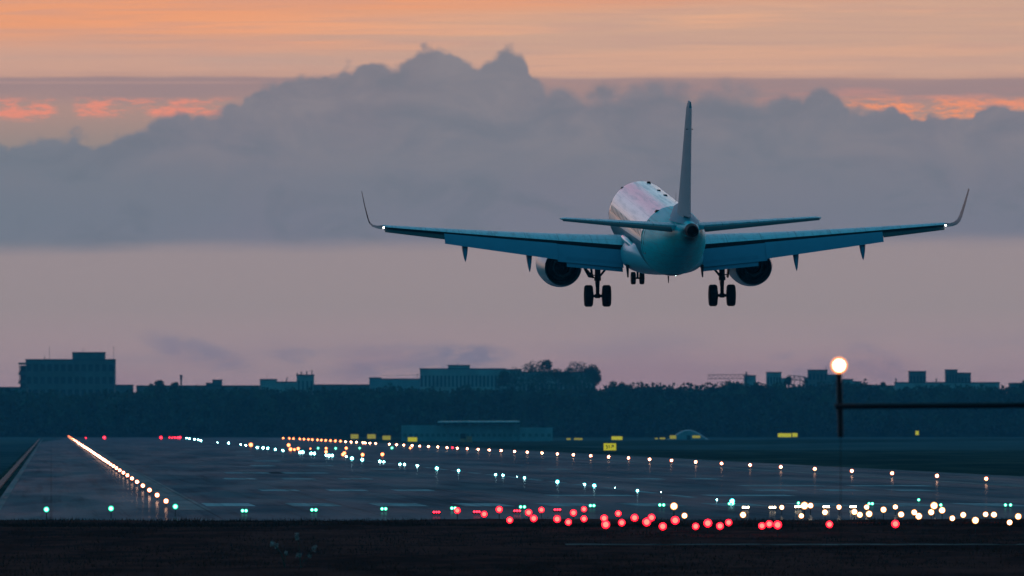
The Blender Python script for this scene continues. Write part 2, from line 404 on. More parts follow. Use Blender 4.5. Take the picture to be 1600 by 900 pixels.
# fuselage
st = [(17.0, 2.9, 0.05, 0.05), (16.8, 2.92, 0.38, 0.36), (16.2, 3.0, 0.78, 0.72), (15.3, 3.15, 1.1, 1.08), (14.2, 3.36, 1.34, 1.42), (12.8, 3.54, 1.48, 1.62), (11.3, 3.6, 1.505, 1.675),
      (8, 3.6, 1.505, 1.675), (4, 3.6, 1.505, 1.675), (0, 3.6, 1.505, 1.675), (-3, 3.6, 1.505, 1.675), (-6, 3.6, 1.505, 1.675), (-7.8, 3.63, 1.49, 1.64), (-9.6, 3.75, 1.40, 1.51), (-11.5, 3.93, 1.24, 1.31),
      (-13.5, 4.16, 1.01, 1.06), (-15.5, 4.41, 0.74, 0.80), (-17.2, 4.62, 0.50, 0.56), (-18.5, 4.77, 0.335, 0.37), (-19.25, 4.84, 0.255, 0.275)]
def interp(st, t):
    i = int(t); f = t - i
    if i >= len(st) - 1: return st[-1]
    p0, p1, p2, p3 = st[max(i - 1, 0)], st[i], st[i + 1], st[min(i + 2, len(st) - 1)]
    r = []
    for a, b, c, d in zip(p0, p1, p2, p3):
        lin = b + (c - b) * f
        r.append(lin if abs(b - c) < 1e-6 else 0.5 * ((2 * b) + (-a + c) * f + (2 * a - 5 * b + 4 * c - d) * f * f + (-a + 3 * b - 3 * c + d) * f ** 3))
    return r
fm = MB(); rings = []
for k in range(0, (len(st) - 1) * 3 + 1):
    yy, zc, hw, hh = interp(st, k / 3)
    rings.append([(hw * math.cos(a), yy, zc + hh * math.sin(a)) for a in (2 * PI * i / 64 for i in range(64))])
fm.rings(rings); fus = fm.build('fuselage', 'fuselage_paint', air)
def hull(y):
    for k in range(len(st) - 1):
        if st[k][0] >= y >= st[k + 1][0]:
            f = (st[k][0] - y) / (st[k][0] - st[k + 1][0]); return [st[k][j] + (st[k + 1][j] - st[k][j]) * f for j in range(4)]
# auxiliary power unit outlet
m = MB(); m.revolve([(-19.55, 0.20), (-19.55, 0.265), (-19.2, 0.305), (-18.8, 0.325)], (0, 0, 4.84), n=28); m.revolve([(-19.55, 0.20), (-19.1, 0.18)], (0, 0, 4.84), n=28)
m.revolve([(-19.34, 0.0), (-19.33, 0.22)], (0, 0, 4.84), n=28)
m.build('exhaust_outlet', 'soot', fus)
# windows and doors
wm = MB()
wr = []
for s in (0, 1):
    wr.append([((0.02 if s else -0.01), 0.10 * math.cos(a) * 1.0, 0.15 * math.sin(a)) for a in (2 * PI * i / 12 for i in range(12))])
wm.rings(wr); proto = None
n_win = 0
for sgn in (-1, 1):
    for i in range(25):
        yy = 11.4 - i * 0.79
        _, zc, hw, hh = hull(yy); zz = 3.98; xx = hw * math.sqrt(max(0, 1 - ((zz - zc) / hh) ** 2))
        if proto is None: proto = wm.build('window', 'window_glass', fus); q = proto
        else: q = proto.copy(); COL.objects.link(q); q.parent = fus
        q.location = (sgn * xx, yy, zz)
        q.rotation_euler = (0, -math.atan2((zz - zc) / hh ** 2, xx / hw ** 2) if sgn > 0 else math.atan2((zz - zc) / hh ** 2, xx / hw ** 2) - 0, 0 if sgn > 0 else 0)
        if sgn < 0: q.scale = (-1, 1, 1)
for sgn in (-1, 1):
    for yy, hh_ in ((13.0, 1.7), (-8.4, 1.55)):
        m = MB(); rr = []
        for off in (0.0, 0.018):
            ring = []
            for (dy, z0) in [(-.38, 3.1), (-.38, 3.1 + hh_ * .33), (-.38, 3.1 + hh_ * .66), (-.33, 3.1 + hh_), (.33, 3.1 + hh_), (.38, 3.1 + hh_ * .66), (.38, 3.1 + hh_ * .33), (.38, 3.1)]:
                _, zc, hw, hh = hull(yy + dy); xx = (hw + off) * math.sqrt(max(0, 1 - ((z0 - zc) / hh) ** 2)); ring.append((sgn * xx, yy + dy, z0))
            rr.append(ring)
        # outline strips only
        a, bq = rr
        for i in range(8):
            j = (i + 1) % 8
            m.tube([bq[i], bq[j]], 0.012, 5)
        m.build('door_seal', 'dark_metal', fus)
# cockpit glazing
m = MB()
for sgn in (-1, 1):
    for a0, a1 in ((8, 38), (42, 74)):
        pts = []
        for yy, zz in ((15.95, 3.42), (15.0, 4.02)):
            pass
        r0 = [interp(st, 1.9), interp(st, 3.2)]
        ring = []
        for k, (yy, zc, hw, hh) in enumerate(r0):
            for aa in ((a0, a1) if k == 0 else (a1, a0)):
                t = math.radians(90 - aa * (1.0 if k == 0 else 0.9)); ring.append((sgn * (hw + .012) * math.cos(t), yy, zc + (hh + .012) * math.sin(t)))
        m.add(ring, [(0, 1, 2, 3)])
m.build('windshield', 'window_glass', fus)
# antennas and blade fairings on the roof
for xx, yy, hgt, ln in ((-0.85, 12.2, .13, .35), (0.02, 12.3, .10, .5), (0.25, 10.2, .22, .22), (0.30, 4.6, .12, .28), (0.32, 0.9, .12, .55), (-0.75, -7.9, .14, .45)):
    hgt *= .45
    _, zc, hw, hh = hull(yy); zz = zc + hh * math.sqrt(1 - (xx / hw) ** 2)
    m = MB(); m.rings([[(xx - .11, yy + ln / 2, zz - .05), (xx + .11, yy + ln / 2, zz - .05), (xx + .11, yy - ln / 2, zz - .05), (xx - .11, yy - ln / 2, zz - .05)],
                       [(xx - .07, yy + ln * .2, zz + hgt), (xx + .07, yy + ln * .2, zz + hgt), (xx + .07, yy - ln * .5, zz + hgt), (xx - .07, yy - ln * .5, zz + hgt)]])
    m.build('antenna', 'dark_metal', air)
m = MB(); m.tube([(0.55, -2.6, 5.1), (0.55, -2.75, 5.62)], [.012, .006], 5); m.build('whip_antenna', 'dark_metal', air)
m = MB(); m.rings([[(-.02, -4.9, 1.8), (.02, -4.9, 1.8), (.02, -5.4, 1.8), (-.02, -5.4, 1.8)], [(-.012, -5.15, 1.48), (.012, -5.15, 1.48), (.012, -5.3, 1.48), (-.012, -5.3, 1.48)]]); m.build('antenna', 'dark_metal', air)

# wing to body fairing
m = MB(); rings = []
fst = [(7.0, 2.3, .25, .25), (6.2, 2.35, 1.1, .62), (5.2, 2.42, 1.55, .74), (3.6, 2.46, 1.78, .80), (1.5, 2.48, 1.88, .82), (-1.0, 2.5, 1.90, .84), (-2.6, 2.55, 1.86, .86), (-3.8, 2.62, 1.72, .84), (-5.0, 2.6, 1.42, .70), (-6.2, 2.45, .95, .45), (-6.9, 2.3, .3, .2)]
for k in range(0, (len(fst) - 1) * 3 + 1):
    yy, zc, hw, hh = interp(fst, k / 3)
    ring = []
    for i in range(40):
        a = 2 * PI * i / 40; ca, sa = math.cos(a), math.sin(a)
        ex = 0.75
        ring.append((hw * math.copysign(abs(ca) ** ex, ca), yy, zc + hh * math.copysign(abs(sa) ** ex, sa)))
    rings.append(ring)
m.rings(rings); m.build('belly_fairing', 'nacelle_paint', air)

mat('glint_paint', (0.80, 0.74, 0.70), 0.25, 0.6, coat=.3)  # pale glossy strips added at the wing roots to stand in for a highlight
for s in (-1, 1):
    m = MB(); m.tube([(s * 1.70, 1.4, 3.20), (s * 1.74, .4, 3.30), (s * 1.68, -1.2, 3.24), (s * 1.52, -2.6, 3.10), (s * 1.34, -3.9, 2.96)], [.02, .09, .13, .10, .02], 14); m.build('root_glint', 'glint_paint', air)
full = airfoil(15, 0, 1.0, 0.12, 0.012)
for s in (-1, 1):
    # wing box
    m = MB(); rings = []
    xs = [0.6, 1.3, 2.5, 3.8, 5.0, 6.5, 8.0, 9.4, 10.45, 11.6, 12.6, 13.35]
    for xx in xs:
        yl, z, ch, th, tw = wing_at(xx); rings.append(mirror(section(xx, yl, z, ch, airfoil(14, 0, 0.715, th), tw), s))
    m.rings(rings, mi=0)
    # cove faces, last column of each strip: gap shadow put into the colour
    nn = len(rings[0])
    k = 0
    for a in range(len(rings) - 1):
        for i in range(nn):
            if i == nn - 1: m.mi[a * nn + i] = 1
    wing = m.build('wing', ['wing_paint', 'dark_shade_paint'], air)
    # bright leading edge (slat skin)
    m = MB(); rings = []
    for xx in [1.75, 3.2, 4.9, 6.5, 8.0, 9.4, 10.8, 12.2, 13.3]:
        yl, z, ch, th, tw = wing_at(xx)
        r = section(xx, yl + 0.05, z - 0.01, ch, [(c_, t_ * 1.07 + (0.002 if t_ > 0 else -0.002)) for c_, t_ in airfoil(9, 0, 0.12, th)], tw + 1.5); rings.append(mirror(r, s))
    m.rings(rings); m.build('slat', 'bare_metal', wing)
    # trailing edge flaps
    def flap(x0, x1, nseg, defl, cf0, name, drop, gapy, c_at, matn, thick=.10):
        m = MB(); rings = []
        for i in range(nseg + 1):
            xx = x0 + (x1 - x0) * i / nseg
            yl, z, ch, th, tw = wing_at(xx)
            # hinge point on the chord line at 0.715
            cc, ss = math.cos(math.radians(tw)), math.sin(math.radians(tw))
            yh = yl - 0.715 * ch * cc; zh = z - 0.715 * ch * ss + th * ch * .16
            cf = c_at(ch)
            pr = airfoil(9, 0, 1.0, thick, 0.03)
            rings.append(mirror(section(xx, yh + gapy * ch, zh - drop, cf, pr, tw + defl), s))
        m.rings(rings); return m.build(name, matn, wing)
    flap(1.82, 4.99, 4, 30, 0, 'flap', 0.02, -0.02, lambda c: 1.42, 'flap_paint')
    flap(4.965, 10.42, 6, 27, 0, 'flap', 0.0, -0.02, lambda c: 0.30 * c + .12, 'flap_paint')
    flap(10.425, 13.3, 3, 12, 0, 'aileron', 0.05, 0.02, lambda c: 0.30 * c, 'dark_shade_paint')
    # second slotted panel below the inboard flap
    m = MB(); rings = []
    for i in range(4):
        xx = 1.86 + i * 0.9; yl, z, ch, th, tw = wing_at(xx)
        cc, ss = math.cos(math.radians(tw)), math.sin(math.radians(tw))
        yh = yl - 0.715 * ch * cc - 1.0 * 1.0; zh = z - 0.715 * ch * ss - 0.52 + .16 * th * ch
        rings.append(mirror(section(xx, yh, zh, 0.62, airfoil(8, 0, 1, .12, .03), tw + 46), s))
    m.rings(rings); m.build('flap', 'flap_paint', wing)
    # winglet
    yl, z, ch, th, tw = wing_at(13.35)
    m = MB(); rings = []
    for (dx, dz, dy, cc, rl) in ((0, 0, 0, 1.0, 5), (.28, .03, -.16, .93, 14), (.48, .10, -.33, .84, 32), (.63, .25, -.52, .74, 55), (.72, .48, -.72, .65, 70), (.88, 1.05, -1.08, .47, 75), (1.05, 1.78, -1.55, .28, 77)):
        rings.append(mirror(section(13.35 + dx, yl + dy, z + dz, ch * cc, airfoil(10, 0, 1, 0.06 if dx else .105, .0), 1.0, rl), s))
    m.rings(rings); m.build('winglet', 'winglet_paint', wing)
    # nav light
    m = MB(); m.revolve([(-.05, .0), (-.04, .025), (0, .034), (.04, .025), (.05, 0)], (s * 13.34, wing_at(13.35)[0] - ch * .80, z - ch * .02 + .06), n=12); m.build('navigation_light', 'nav_lens', wing)
    # flap track fairings
    for xx, ln, dp in ((6.35, 2.3, .60), (9.45, 1.9, .50)):
        yl, z, ch, th, tw = wing_at(xx); ye = yl - ch * .70; ze = z - ch * .03
        m = MB(); rings = []
        for (a, zz, r, h) in ((1.2, .0, .02, .02), (.8, -.08, .10, .09), (.2, -.18, .14, .17), (-.4, -.30, .155, .22), (-.75, -.50, .15, .25), (-1.0, -.78, .115, .24), (-1.22, -1.08, .06, .15), (-1.35, -1.28, .012, .02)):
            k = ln / 2.3
            rings.append([(s * xx + r * math.cos(t), ye + a * k, ze + zz * (dp / .60) - .02 + h * math.sin(t)) for t in (2 * PI * i / 14 for i in range(14))])
        m.rings(rings); m.build('flap_track_fairing', 'flap_paint', wing)
    # root spike under the flap end
    m = MB(); m.rings([[(s * 1.72, -2.4, 2.2), (s * 1.82, -2.4, 2.2), (s * 1.82, -3.3, 2.2), (s * 1.72, -3.3, 2.2)], [(s * 1.74, -3.2, 1.62), (s * 1.8, -3.2, 1.62), (s * 1.8, -3.34, 1.62), (s * 1.74, -3.34, 1.62)]])
    m.build('flap_seal', 'dark_metal', wing)
    # ---- engine
    ex, ez = s * 4.56, 1.80
    m = MB()
    m.revolve([(5.45, .80), (5.58, .86), (5.45, .93), (5.0, 1.02), (4.2, 1.07), (3.2, 1.07), (2.4, 1.02), (1.6, .94), (1.0, .865)], (ex, 0, ez), n=48)
    m.revolve([(5.45, .80), (4.9, .76), (4.2, .76)], (ex, 0, ez), n=48)
    eng = m.build('engine_nacelle', 'nacelle_paint', air)
    m = MB(); m.revolve([(1.0, .865), (.985, .835), (1.6, .80), (2.5, .76), (3.4, .70)], (ex, 0, ez), n=48); m.build('exhaust_duct', 'duct_metal', eng)
    m = MB(); m.revolve([(3.0, .78), (2.3, .60), (1.75, .50), (1.3, .44), (1.28, .40), (1.8, .38)], (ex, 0, ez), n=40); m.build('core_cowl', 'duct_metal', eng)
    m = MB(); m.revolve([(2.0, .39), (1.6, .30), (1.15, .18), (.85, .05), (.82, 0)], (ex, 0, ez), n=30); m.build('exhaust_cone', 'dark_metal', eng)
    m = MB(); m.revolve([(3.38, .0), (3.4, .72)], (ex, 0, ez), n=40)
    for k in range(18):
        a = 2 * PI * k / 18; m.add([(ex + .4 * math.cos(a), 3.0, ez + .4 * math.sin(a)), (ex + .74 * math.cos(a), 3.0, ez + .74 * math.sin(a)), (ex + .74 * math.cos(a + .2), 3.3, ez + .74 * math.sin(a + .2)), (ex + .4 * math.cos(a + .2), 3.3, ez + .4 * math.sin(a + .2))], [(0, 1, 2, 3)])
    m.build('fan_vanes', 'soot', eng)
    m = MB(); m.revolve([(5.0, 0), (4.7, .16), (4.35, .24), (4.3, .24)], (ex, 0, ez), n=24); m.revolve([(4.3, .2), (4.29, .77)], (ex, 0, ez), n=40); m.build('fan', 'dark_metal', eng)
    m = MB(); rings = []
    for yy, z0, z1, hw in ((4.6, 2.75, 2.90, .06), (3.8, 2.6, 3.05, .17), (2.6, 2.45, 3.0, .20), (1.2, 2.2, 2.9, .18), (.2, 2.35, 2.8, .10), (-.5, 2.55, 2.75, .03)):
        rings.append([(ex - hw, yy, z0), (ex + hw, yy, z0), (ex + hw, yy, z1), (ex - hw, yy, z1)])
    m.rings(rings); m.build('pylon', 'nacelle_paint', eng)
    # ---- main gear
    gx = s * 2.97
    m = MB(); m.tube([(gx - s * .02, .05, 2.75), (gx, 0, 1.35)], [.155, .135], 14); m.tube([(gx, 0, 1.4), (gx, 0, .50)], [.095, .085], 12)
    m.tube([(gx, 0, 1.42), (gx, 0, 1.25)], .165, 14); m.tube([(gx, 0, .62), (gx, 0, .42)], [.12, .13], 12)
    gear = m.build('main_gear_leg', 'gear_steel', air)
    m = MB(); m.tube([(gx - .52, 0, .52), (gx + .52, 0, .52)], .07, 10); m.tube([(gx - .28, 0, .52), (gx - .2, 0, .52)], .19, 16); m.tube([(gx + .28, 0, .52), (gx + .2, 0, .52)], .19, 16); m.build('axle', 'gear_steel', gear)
    m = MB(); m.tube([(gx - s * .1, .02, 1.45), (gx - s * .52, .05, 1.95), (gx - s * .95, .1, 2.35)], [.055, .05, .06], 8); m.build('side_brace', 'gear_steel', gear)
    m = MB(); m.tube([(gx + .0, -.05, 1.3), (gx + .0, -.34, .95), (gx, -.12, .6)], [.045, .05, .045], 6); m.build('torque_link', 'gear_steel', gear)
    m = MB(); m.tube([(gx + .05, -.1, 2.3), (gx + .09, -.12, 1.4), (gx + .05, -.12, .7)], .018, 6); m.tube([(gx - .09, -.1, 2.2), (gx - .12, -.12, 1.2), (gx - .05, -.1, .65)], .014, 6); m.build('brake_hose', 'dark_metal', gear)
    m = MB(); m.rings([[(gx + s * .34, .35, 2.5), (gx + s * .42, .35, 2.5), (gx + s * .42, -.35, 2.5), (gx + s * .34, -.35, 2.5)], [(gx + s * .22, .28, 1.38), (gx + s * .29, .28, 1.38), (gx + s * .29, -.28, 1.38), (gx + s * .22, -.28, 1.38)]])
    m.tube([(gx + s * .1, 0, 1.5), (gx + s * .3, 0, 1.52)], .03, 6); m.tube([(gx + s * .1, 0, 2.0), (gx + s * .35, 0, 2.0)], .025, 6)
    m.build('gear_door', 'dark_metal', gear)
    if s < 0:
        m = MB(); m.rings([[(gx + s * .45, .2, 1.42), (gx + s * .45, -.3, 1.42), (gx + s * .80, -.3, 2.15), (gx + s * .80, .2, 2.15)], [(gx + s * .12, .2, 1.38), (gx + s * .12, -.3, 1.38), (gx + s * .62, -.3, 1.72), (gx + s * .62, .2, 1.72)]]); m.build('gear_door', 'dark_metal', gear)
    for q in (-1, 1):
        wx = gx + q * .43
        m = MB(); m.revolve([(-.19, .28), (-.205, .36), (-.195, .455), (-.14, .51), (-.06, .522), (-.03, .515), (0, .522), (.03, .515), (.06, .522), (.14, .51), (.195, .455), (.205, .36), (.19, .28)], (wx, 0, .522), 'X', 36)
        wh = m.build('wheel', 'tyre_rubber', gear)
        m = MB(); m.revolve([(-.17, 0), (-.17, .1), (-.12, .2), (-.185, .285), (.185, .285), (.12, .2), (.17, .1), (.17, 0)], (wx, 0, .522), 'X', 24); m.build('rim', 'gear_steel', wh)
    # ---- tailplane
    m = MB(); rings = []
    for f in (0, .2, .4, .6, .8, .96, 1.0):
        xx = .25 + f * 5.79; yl = -13.9 - f * 3.55 - (.12 if f == 1 else 0); z = 4.74 + f * .60; ch = (3.35 - f * 2.0)
        rings.append(mirror(section(xx, yl, z, ch, airfoil(12, 0, .70, .10 if f < .98 else .05, 0), -1.0, 0), s))
    m.rings(rings); tp = m.build('tailplane', 'wing_paint', air)
    m = MB(); rings = []
    for f in (.09, .3, .55, .8, .985):
        xx = .25 + f * 5.79; yl = -13.9 - f * 3.55; z = 4.74 + f * .60; ch = (3.35 - f * 2.0)
        rings.append(mirror(section(xx, yl - .71 * ch, z + .015, ch * .29, airfoil(7, 0, 1, .20, 0), 9, 0), s))
    m.rings(rings); m.build('elevator', 'dark_shade_paint', tp)
    for f in (.88,):
        xx = .25 + f * 5.79; m = MB(); m.tube([(s * xx, -13.9 - f * 3.55 - 1.3, 4.74 + f * .6 + .02), (s * xx, -13.9 - f * 3.55 - 1.55, 4.74 + f * .6 + .05)], .012, 5); m.build('static_wick', 'dark_metal', tp)
# fin: section thickness along x
def finsec(y, z, ch, th, a=0, b=1.0):
    return [(t * ch, y - c * ch, z) for c, t in airfoil(12, a, b, th, 0)]
m = MB(); rings = []
fl = [(4.95, -12.4, 5.6, .10), (5.35, -12.9, 4.75, .12), (6.2, -13.5, 4.15, .12), (7.4, -14.35, 3.6, .115), (8.6, -15.2, 3.05, .11), (9.8, -16.05, 2.5, .105), (10.45, -16.55, 2.15, .10), (10.74, -16.9, 1.7, .05)]
for z, y, ch, th in fl: rings.append(finsec(y, z, ch, th, 0, .70))
m.rings(rings); fin = m.build('fin', 'fin_paint', air)
m = MB(); rings = []
for z, y, ch, th in fl[1:-1]: rings.append([(t * ch, y - c * ch, z + .01) for c, t in airfoil(8, .703, 1, th, 0)])
m.rings(rings); m.build('rudder', 'fin_paint', fin)
m = MB(); m.tube([(-.16, -17.6, 9.45), (.16, -17.6, 9.45)], .022, 6); m.build('static_wick', 'dark_metal', fin)
# dorsal fillet
m = MB(); rings = []
for y, hw, zt in ((-7.9, .03, 5.26), (-9.2, .12, 5.42), (-10.8, .2, 5.6), (-12.6, .27, 5.75), (-14.5, .3, 5.5), (-16.5, .24, 5.3), (-18.0, .12, 5.1)):
    _, zc, w_, h_ = hull(y); zb = zc + h_ * .8
    rings.append([(-hw * 2.2, y, zb), (-hw, y, zb + (zt - zb) * .6), (0, y, zt), (hw, y, zb + (zt - zb) * .6), (hw * 2.2, y, zb)])
m.rings(rings); m.build('dorsal_fillet', 'fin_teal', air) if 'fin_teal' in MATS else m.build('dorsal_fillet', 'fin_paint', air)
# nose gear
m = MB(); m.tube([(0, 13.75, 2.2), (0, 13.85, 1.1)], .085, 12); m.tube([(0, 13.85, 1.1), (0, 13.9, .42)], .055, 10); m.tube([(-.26, 13.9, .42), (.26, 13.9, .42)], .045, 8)
ng = m.build('nose_gear_leg', 'gear_steel', air)
for q in (-1, 1):
    m = MB(); m.revolve([(-.10, .18), (-.115, .25), (-.10, .29), (-.05, .305), (.05, .305), (.10, .29), (.115, .25), (.10, .18)], (q * .21, 13.9, .42), 'X', 28); wh = m.build('wheel', 'tyre_rubber', ng)
    m = MB(); m.revolve([(-.09, 0), (-.09, .19), (.09, .19), (.09, 0)], (q * .21, 13.9, .42), 'X', 18); m.build('rim', 'gear_steel', wh)
    m = MB(); m.box(q * .42 - .015, q * .42 + .015, 12.6, 14.6, 1.45, 2.15); m.build('gear_door', 'dark_metal', ng)
m = MB(); m.revolve([(-.06, 0), (-.05, .04), (0, .055), (.05, .04), (.06, 0)], (.42, -4.2, 1.80), n=10); m.build('beacon_light', 'belly_lens', air)
# ------------------------------------------------------------------ ground
AX = 720.0 / F                       # runway axis: X = lat - AX * Y
def R(lat, y, z=0.0): return (lat - AX * y, y, z)
def ground_mat(name, c1, c2, rough, spec, sc=(1, 1, 1), bump=0.0, bdist=0.02, ns=1.0, n2=None, rvar=0.0, wet=0.0):
    m = bpy.data.materials.new(name); m.use_nodes = True; nt = m.node_tree; b = nt.nodes['Principled BSDF']
    tc = nt.nodes.new('ShaderNodeTexCoord'); mp = nt.nodes.new('ShaderNodeMapping'); mp.inputs['Scale'].default_value = sc
    mp.inputs['Rotation'].default_value = (0, 0, 0)
    if wet:
        so = nt.nodes.new('ShaderNodeSeparateXYZ'); nt.links.new(tc.outputs['Object'], so.inputs[0]); yo = E(nt, so.outputs[1]); lat = E(nt, so.outputs[0]) + yo * AX
        nt.links.new(combine(nt, lat, yo, 0.0), mp.inputs[0])
    else: nt.links.new(tc.outputs['Object'], mp.inputs[0])
    a = noise(nt, mp.outputs[0], ns, 6.0, 0.62); a2 = noise(nt, mp.outputs[0], ns * 0.17, 3.0, 0.5)
    k = (a * 0.6 + a2 * 0.4).step(0.38, 0.62)
    cc = mixc(nt, k, c1, c2)
    if wet:
        rub = noise(nt, combine(nt, lat * 1.1, yo * 0.006, 3.0), 1.0, 5.0, 0.65).step(0.48, 0.66); joint = ((lat / 7.5)._m('FRACT') - 0.5).abs().step(0.488, 0.496)
        tj = ((yo / 22.0)._m('FRACT') - 0.5).abs().step(0.480, 0.492); patch = noise(nt, combine(nt, lat * 0.16, yo * 0.008, 8.0), 1.0, 2.0, 0.4).step(0.52, 0.56)
        cc = mixc(nt, rub * 0.45, cc, (0.014, 0.016, 0.02)); cc = mixc(nt, joint.max(tj) * 0.5, cc, (0.01, 0.012, 0.015)); cc = mixc(nt, patch * 0.3, cc, (0.17, 0.17, 0.19))
    nt.links.new(cc, b.inputs['Base Color'])
    b.inputs['Specular IOR Level'].default_value = spec
    if wet:
        b.inputs['Specular IOR Level'].default_value = 0.0
        gl = nt.nodes.new('ShaderNodeBsdfGlossy'); gl.inputs['Roughness'].default_value = rough; gl.inputs['Color'].default_value = (0.7, 0.75, 0.9, 1)
        g2_ = nt.nodes.new('ShaderNodeBsdfGlossy'); g2_.inputs['Roughness'].default_value = 0.06; g2_.inputs['Color'].default_value = (0.8, 0.85, 0.95, 1)
        m2 = nt.nodes.new('ShaderNodeMixShader'); m2.inputs[0].default_value = 0.7; nt.links.new(gl.outputs[0], m2.inputs[1]); nt.links.new(g2_.outputs[0], m2.inputs[2]); gl = m2
        mx = nt.nodes.new('ShaderNodeMixShader'); pud = noise(nt, mp.outputs[0], ns * 0.6, 4.0, 0.6)
        nt.links.new((pud.step(0.35, 0.68) * wet + wet * 0.35).v, mx.inputs[0]); nt.links.new(b.outputs[0], mx.inputs[1]); nt.links.new(gl.outputs[0], mx.inputs[2])
        nt.links.new(mx.outputs[0], nt.nodes['Material Output'].inputs['Surface'])
    if rvar: nt.links.new((a2.step(0.35, 0.65) * rvar + (rough - rvar / 2)).v, b.inputs['Roughness'])
    else: b.inputs['Roughness'].default_value = rough
    if bump:
        bn = nt.nodes.new('ShaderNodeBump'); bn.inputs['Strength'].default_value = bump; bn.inputs['Distance'].default_value = bdist
        nt.links.new(noise(nt, tc.outputs['Object'], 1.3, 5.0, 0.6).v, bn.inputs['Height']); nt.links.new(bn.outputs[0], b.inputs['Normal'])
    MATS[name] = m; return m
ground_mat('grass_mat', (0.022, 0.024, 0.022), (0.075, 0.066, 0.055), 1.0, 0.0, (0.10, 0.012, 1))
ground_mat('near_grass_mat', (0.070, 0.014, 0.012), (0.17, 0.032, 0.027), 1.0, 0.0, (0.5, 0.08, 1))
ground_mat('asphalt_mat', (0.055, 0.068, 0.092), (0.10, 0.105, 0.13), 0.30, 0.0, (0.25, 0.012, 1), wet=0.07)
ground_mat('shoulder_mat', (0.065, 0.075, 0.10), (0.115, 0.12, 0.14), 0.28, 0.0, (0.3, 0.012, 1), wet=0.08)
ground_mat('taxiway_mat', (0.060, 0.065, 0.07), (0.10, 0.10, 0.105), 0.7, 0.0, (0.05, 0.005, 1))
ground_mat('marking_mat', (0.42, 0.42, 0.45), (0.20, 0.24, 0.26), 0.3, 0.0, (0.9, 0.12, 1), wet=0.06)
ground_mat('stripe_mat', (0.20, 0.19, 0.20), (0.14, 0.135, 0.145), 0.3, 0.0, (0.9, 0.05, 1), wet=0.07)
ground_mat('far_pave', (0.035, 0.045, 0.055), (0.075, 0.085, 0.10), 0.6, 0.0, (0.12, 0.02, 1))
ground_mat('path_mat', (0.28, 0.15, 0.15), (0.06, 0.03, 0.03), 0.9, 0.0, (0.9, 0.4, 1))

def sheet(name, pts, z, m, kind='structure', sub=None):
    mb = MB(); mb.add([(x, y, z) for x, y, *_ in pts], [tuple(range(len(pts)))]); o = mb.build(name, m, smooth=False)
    o['kind'] = kind
    return o
sheet('ground', [(-4000, -40), (4000, -40), (4000, 14000), (-4000, 14000)], 0.0, 'grass_mat')
# uneven grass strip in front of the runway
mb = MB(); nx, ny = 70, 60; vs = []
for j in range(ny + 1):
    for i in range(nx + 1):
        y = 340 + j * (600 - 340) / ny; x = -30 + i * 65 / nx
        z = 0.012 + 0.05 * math.sin(x * .31 + y * .05) * math.sin(y * .09 + 1.0) + 0.03 * rng.random()
        z = max(z, 0.004) + (0.09 if j > ny - 5 else 0) * min(1, (x + 30) / 30)
        if i in (0, nx) or j in (0, ny): z = -0.05
        vs.append((x, y, z))
fs = [(j * (nx + 1) + i, j * (nx + 1) + i + 1, (j + 1) * (nx + 1) + i + 1, (j + 1) * (nx + 1) + i) for j in range(ny) for i in range(nx)]
mb.add(vs, fs); o = mb.build('verge', 'near_grass_mat'); o['kind'] = 'structure'
# runway, shoulders
Y0, Y1 = 603.0, 4800.0
rows = [Y0] + [700 + 150 * k for k in range(28)] + [Y1]
def strip(name, l0, l1, y0, y1, z, m):
    ys = [y0] + [q for q in rows if y0 < q < y1] + [y1]; mb = MB(); vs = []
    for q in ys: vs += [R(l0, q, z), R(l1, q, z)]
    mb.add(vs, [(2 * i, 2 * i + 1, 2 * i + 3, 2 * i + 2) for i in range(len(ys) - 1)]); o = mb.build(name, m, smooth=False); o['kind'] = 'structure'; return o
strip('shoulder', -2.9, 78.0, Y0 - 1, 4860, 0.006, 'shoulder_mat')
strip('runway', 6.9, 65.2, Y0 + 0.2, Y1, 0.012, 'asphalt_mat')
strip('edge_line', 6.15, 7.75, 680, 4700, 0.017, 'stripe_mat')
strip('edge_line', 64.4, 66.0, 680, 4700, 0.017, 'stripe_mat')
strip('edge_line', 77.2, 77.9, Y0, 4700, 0.017, 'stripe_mat')
strip('edge_line', -2.85, -2.45, Y0, 4400, 0.017, 'stripe_mat')
sheet('apron', [R(-60, Y0 + 60, 0), R(-4.2, Y0 + 60, 0), R(-4.2, 4600, 0), R(-60, 4600, 0)], 0.005, 'far_pave')
# a low concrete drain along the left edge
mb = MB()
for a, bq in ((Y0, 4300),):
    mb.rings([[R(-3.7, q, 0.0), R(-3.3, q, 0.0), R(-3.3, q, .12), R(-3.7, q, .12)] for q in (a, bq)])
mb.build('drain_kerb', 'soot' , smooth=False)['kind'] = 'structure'
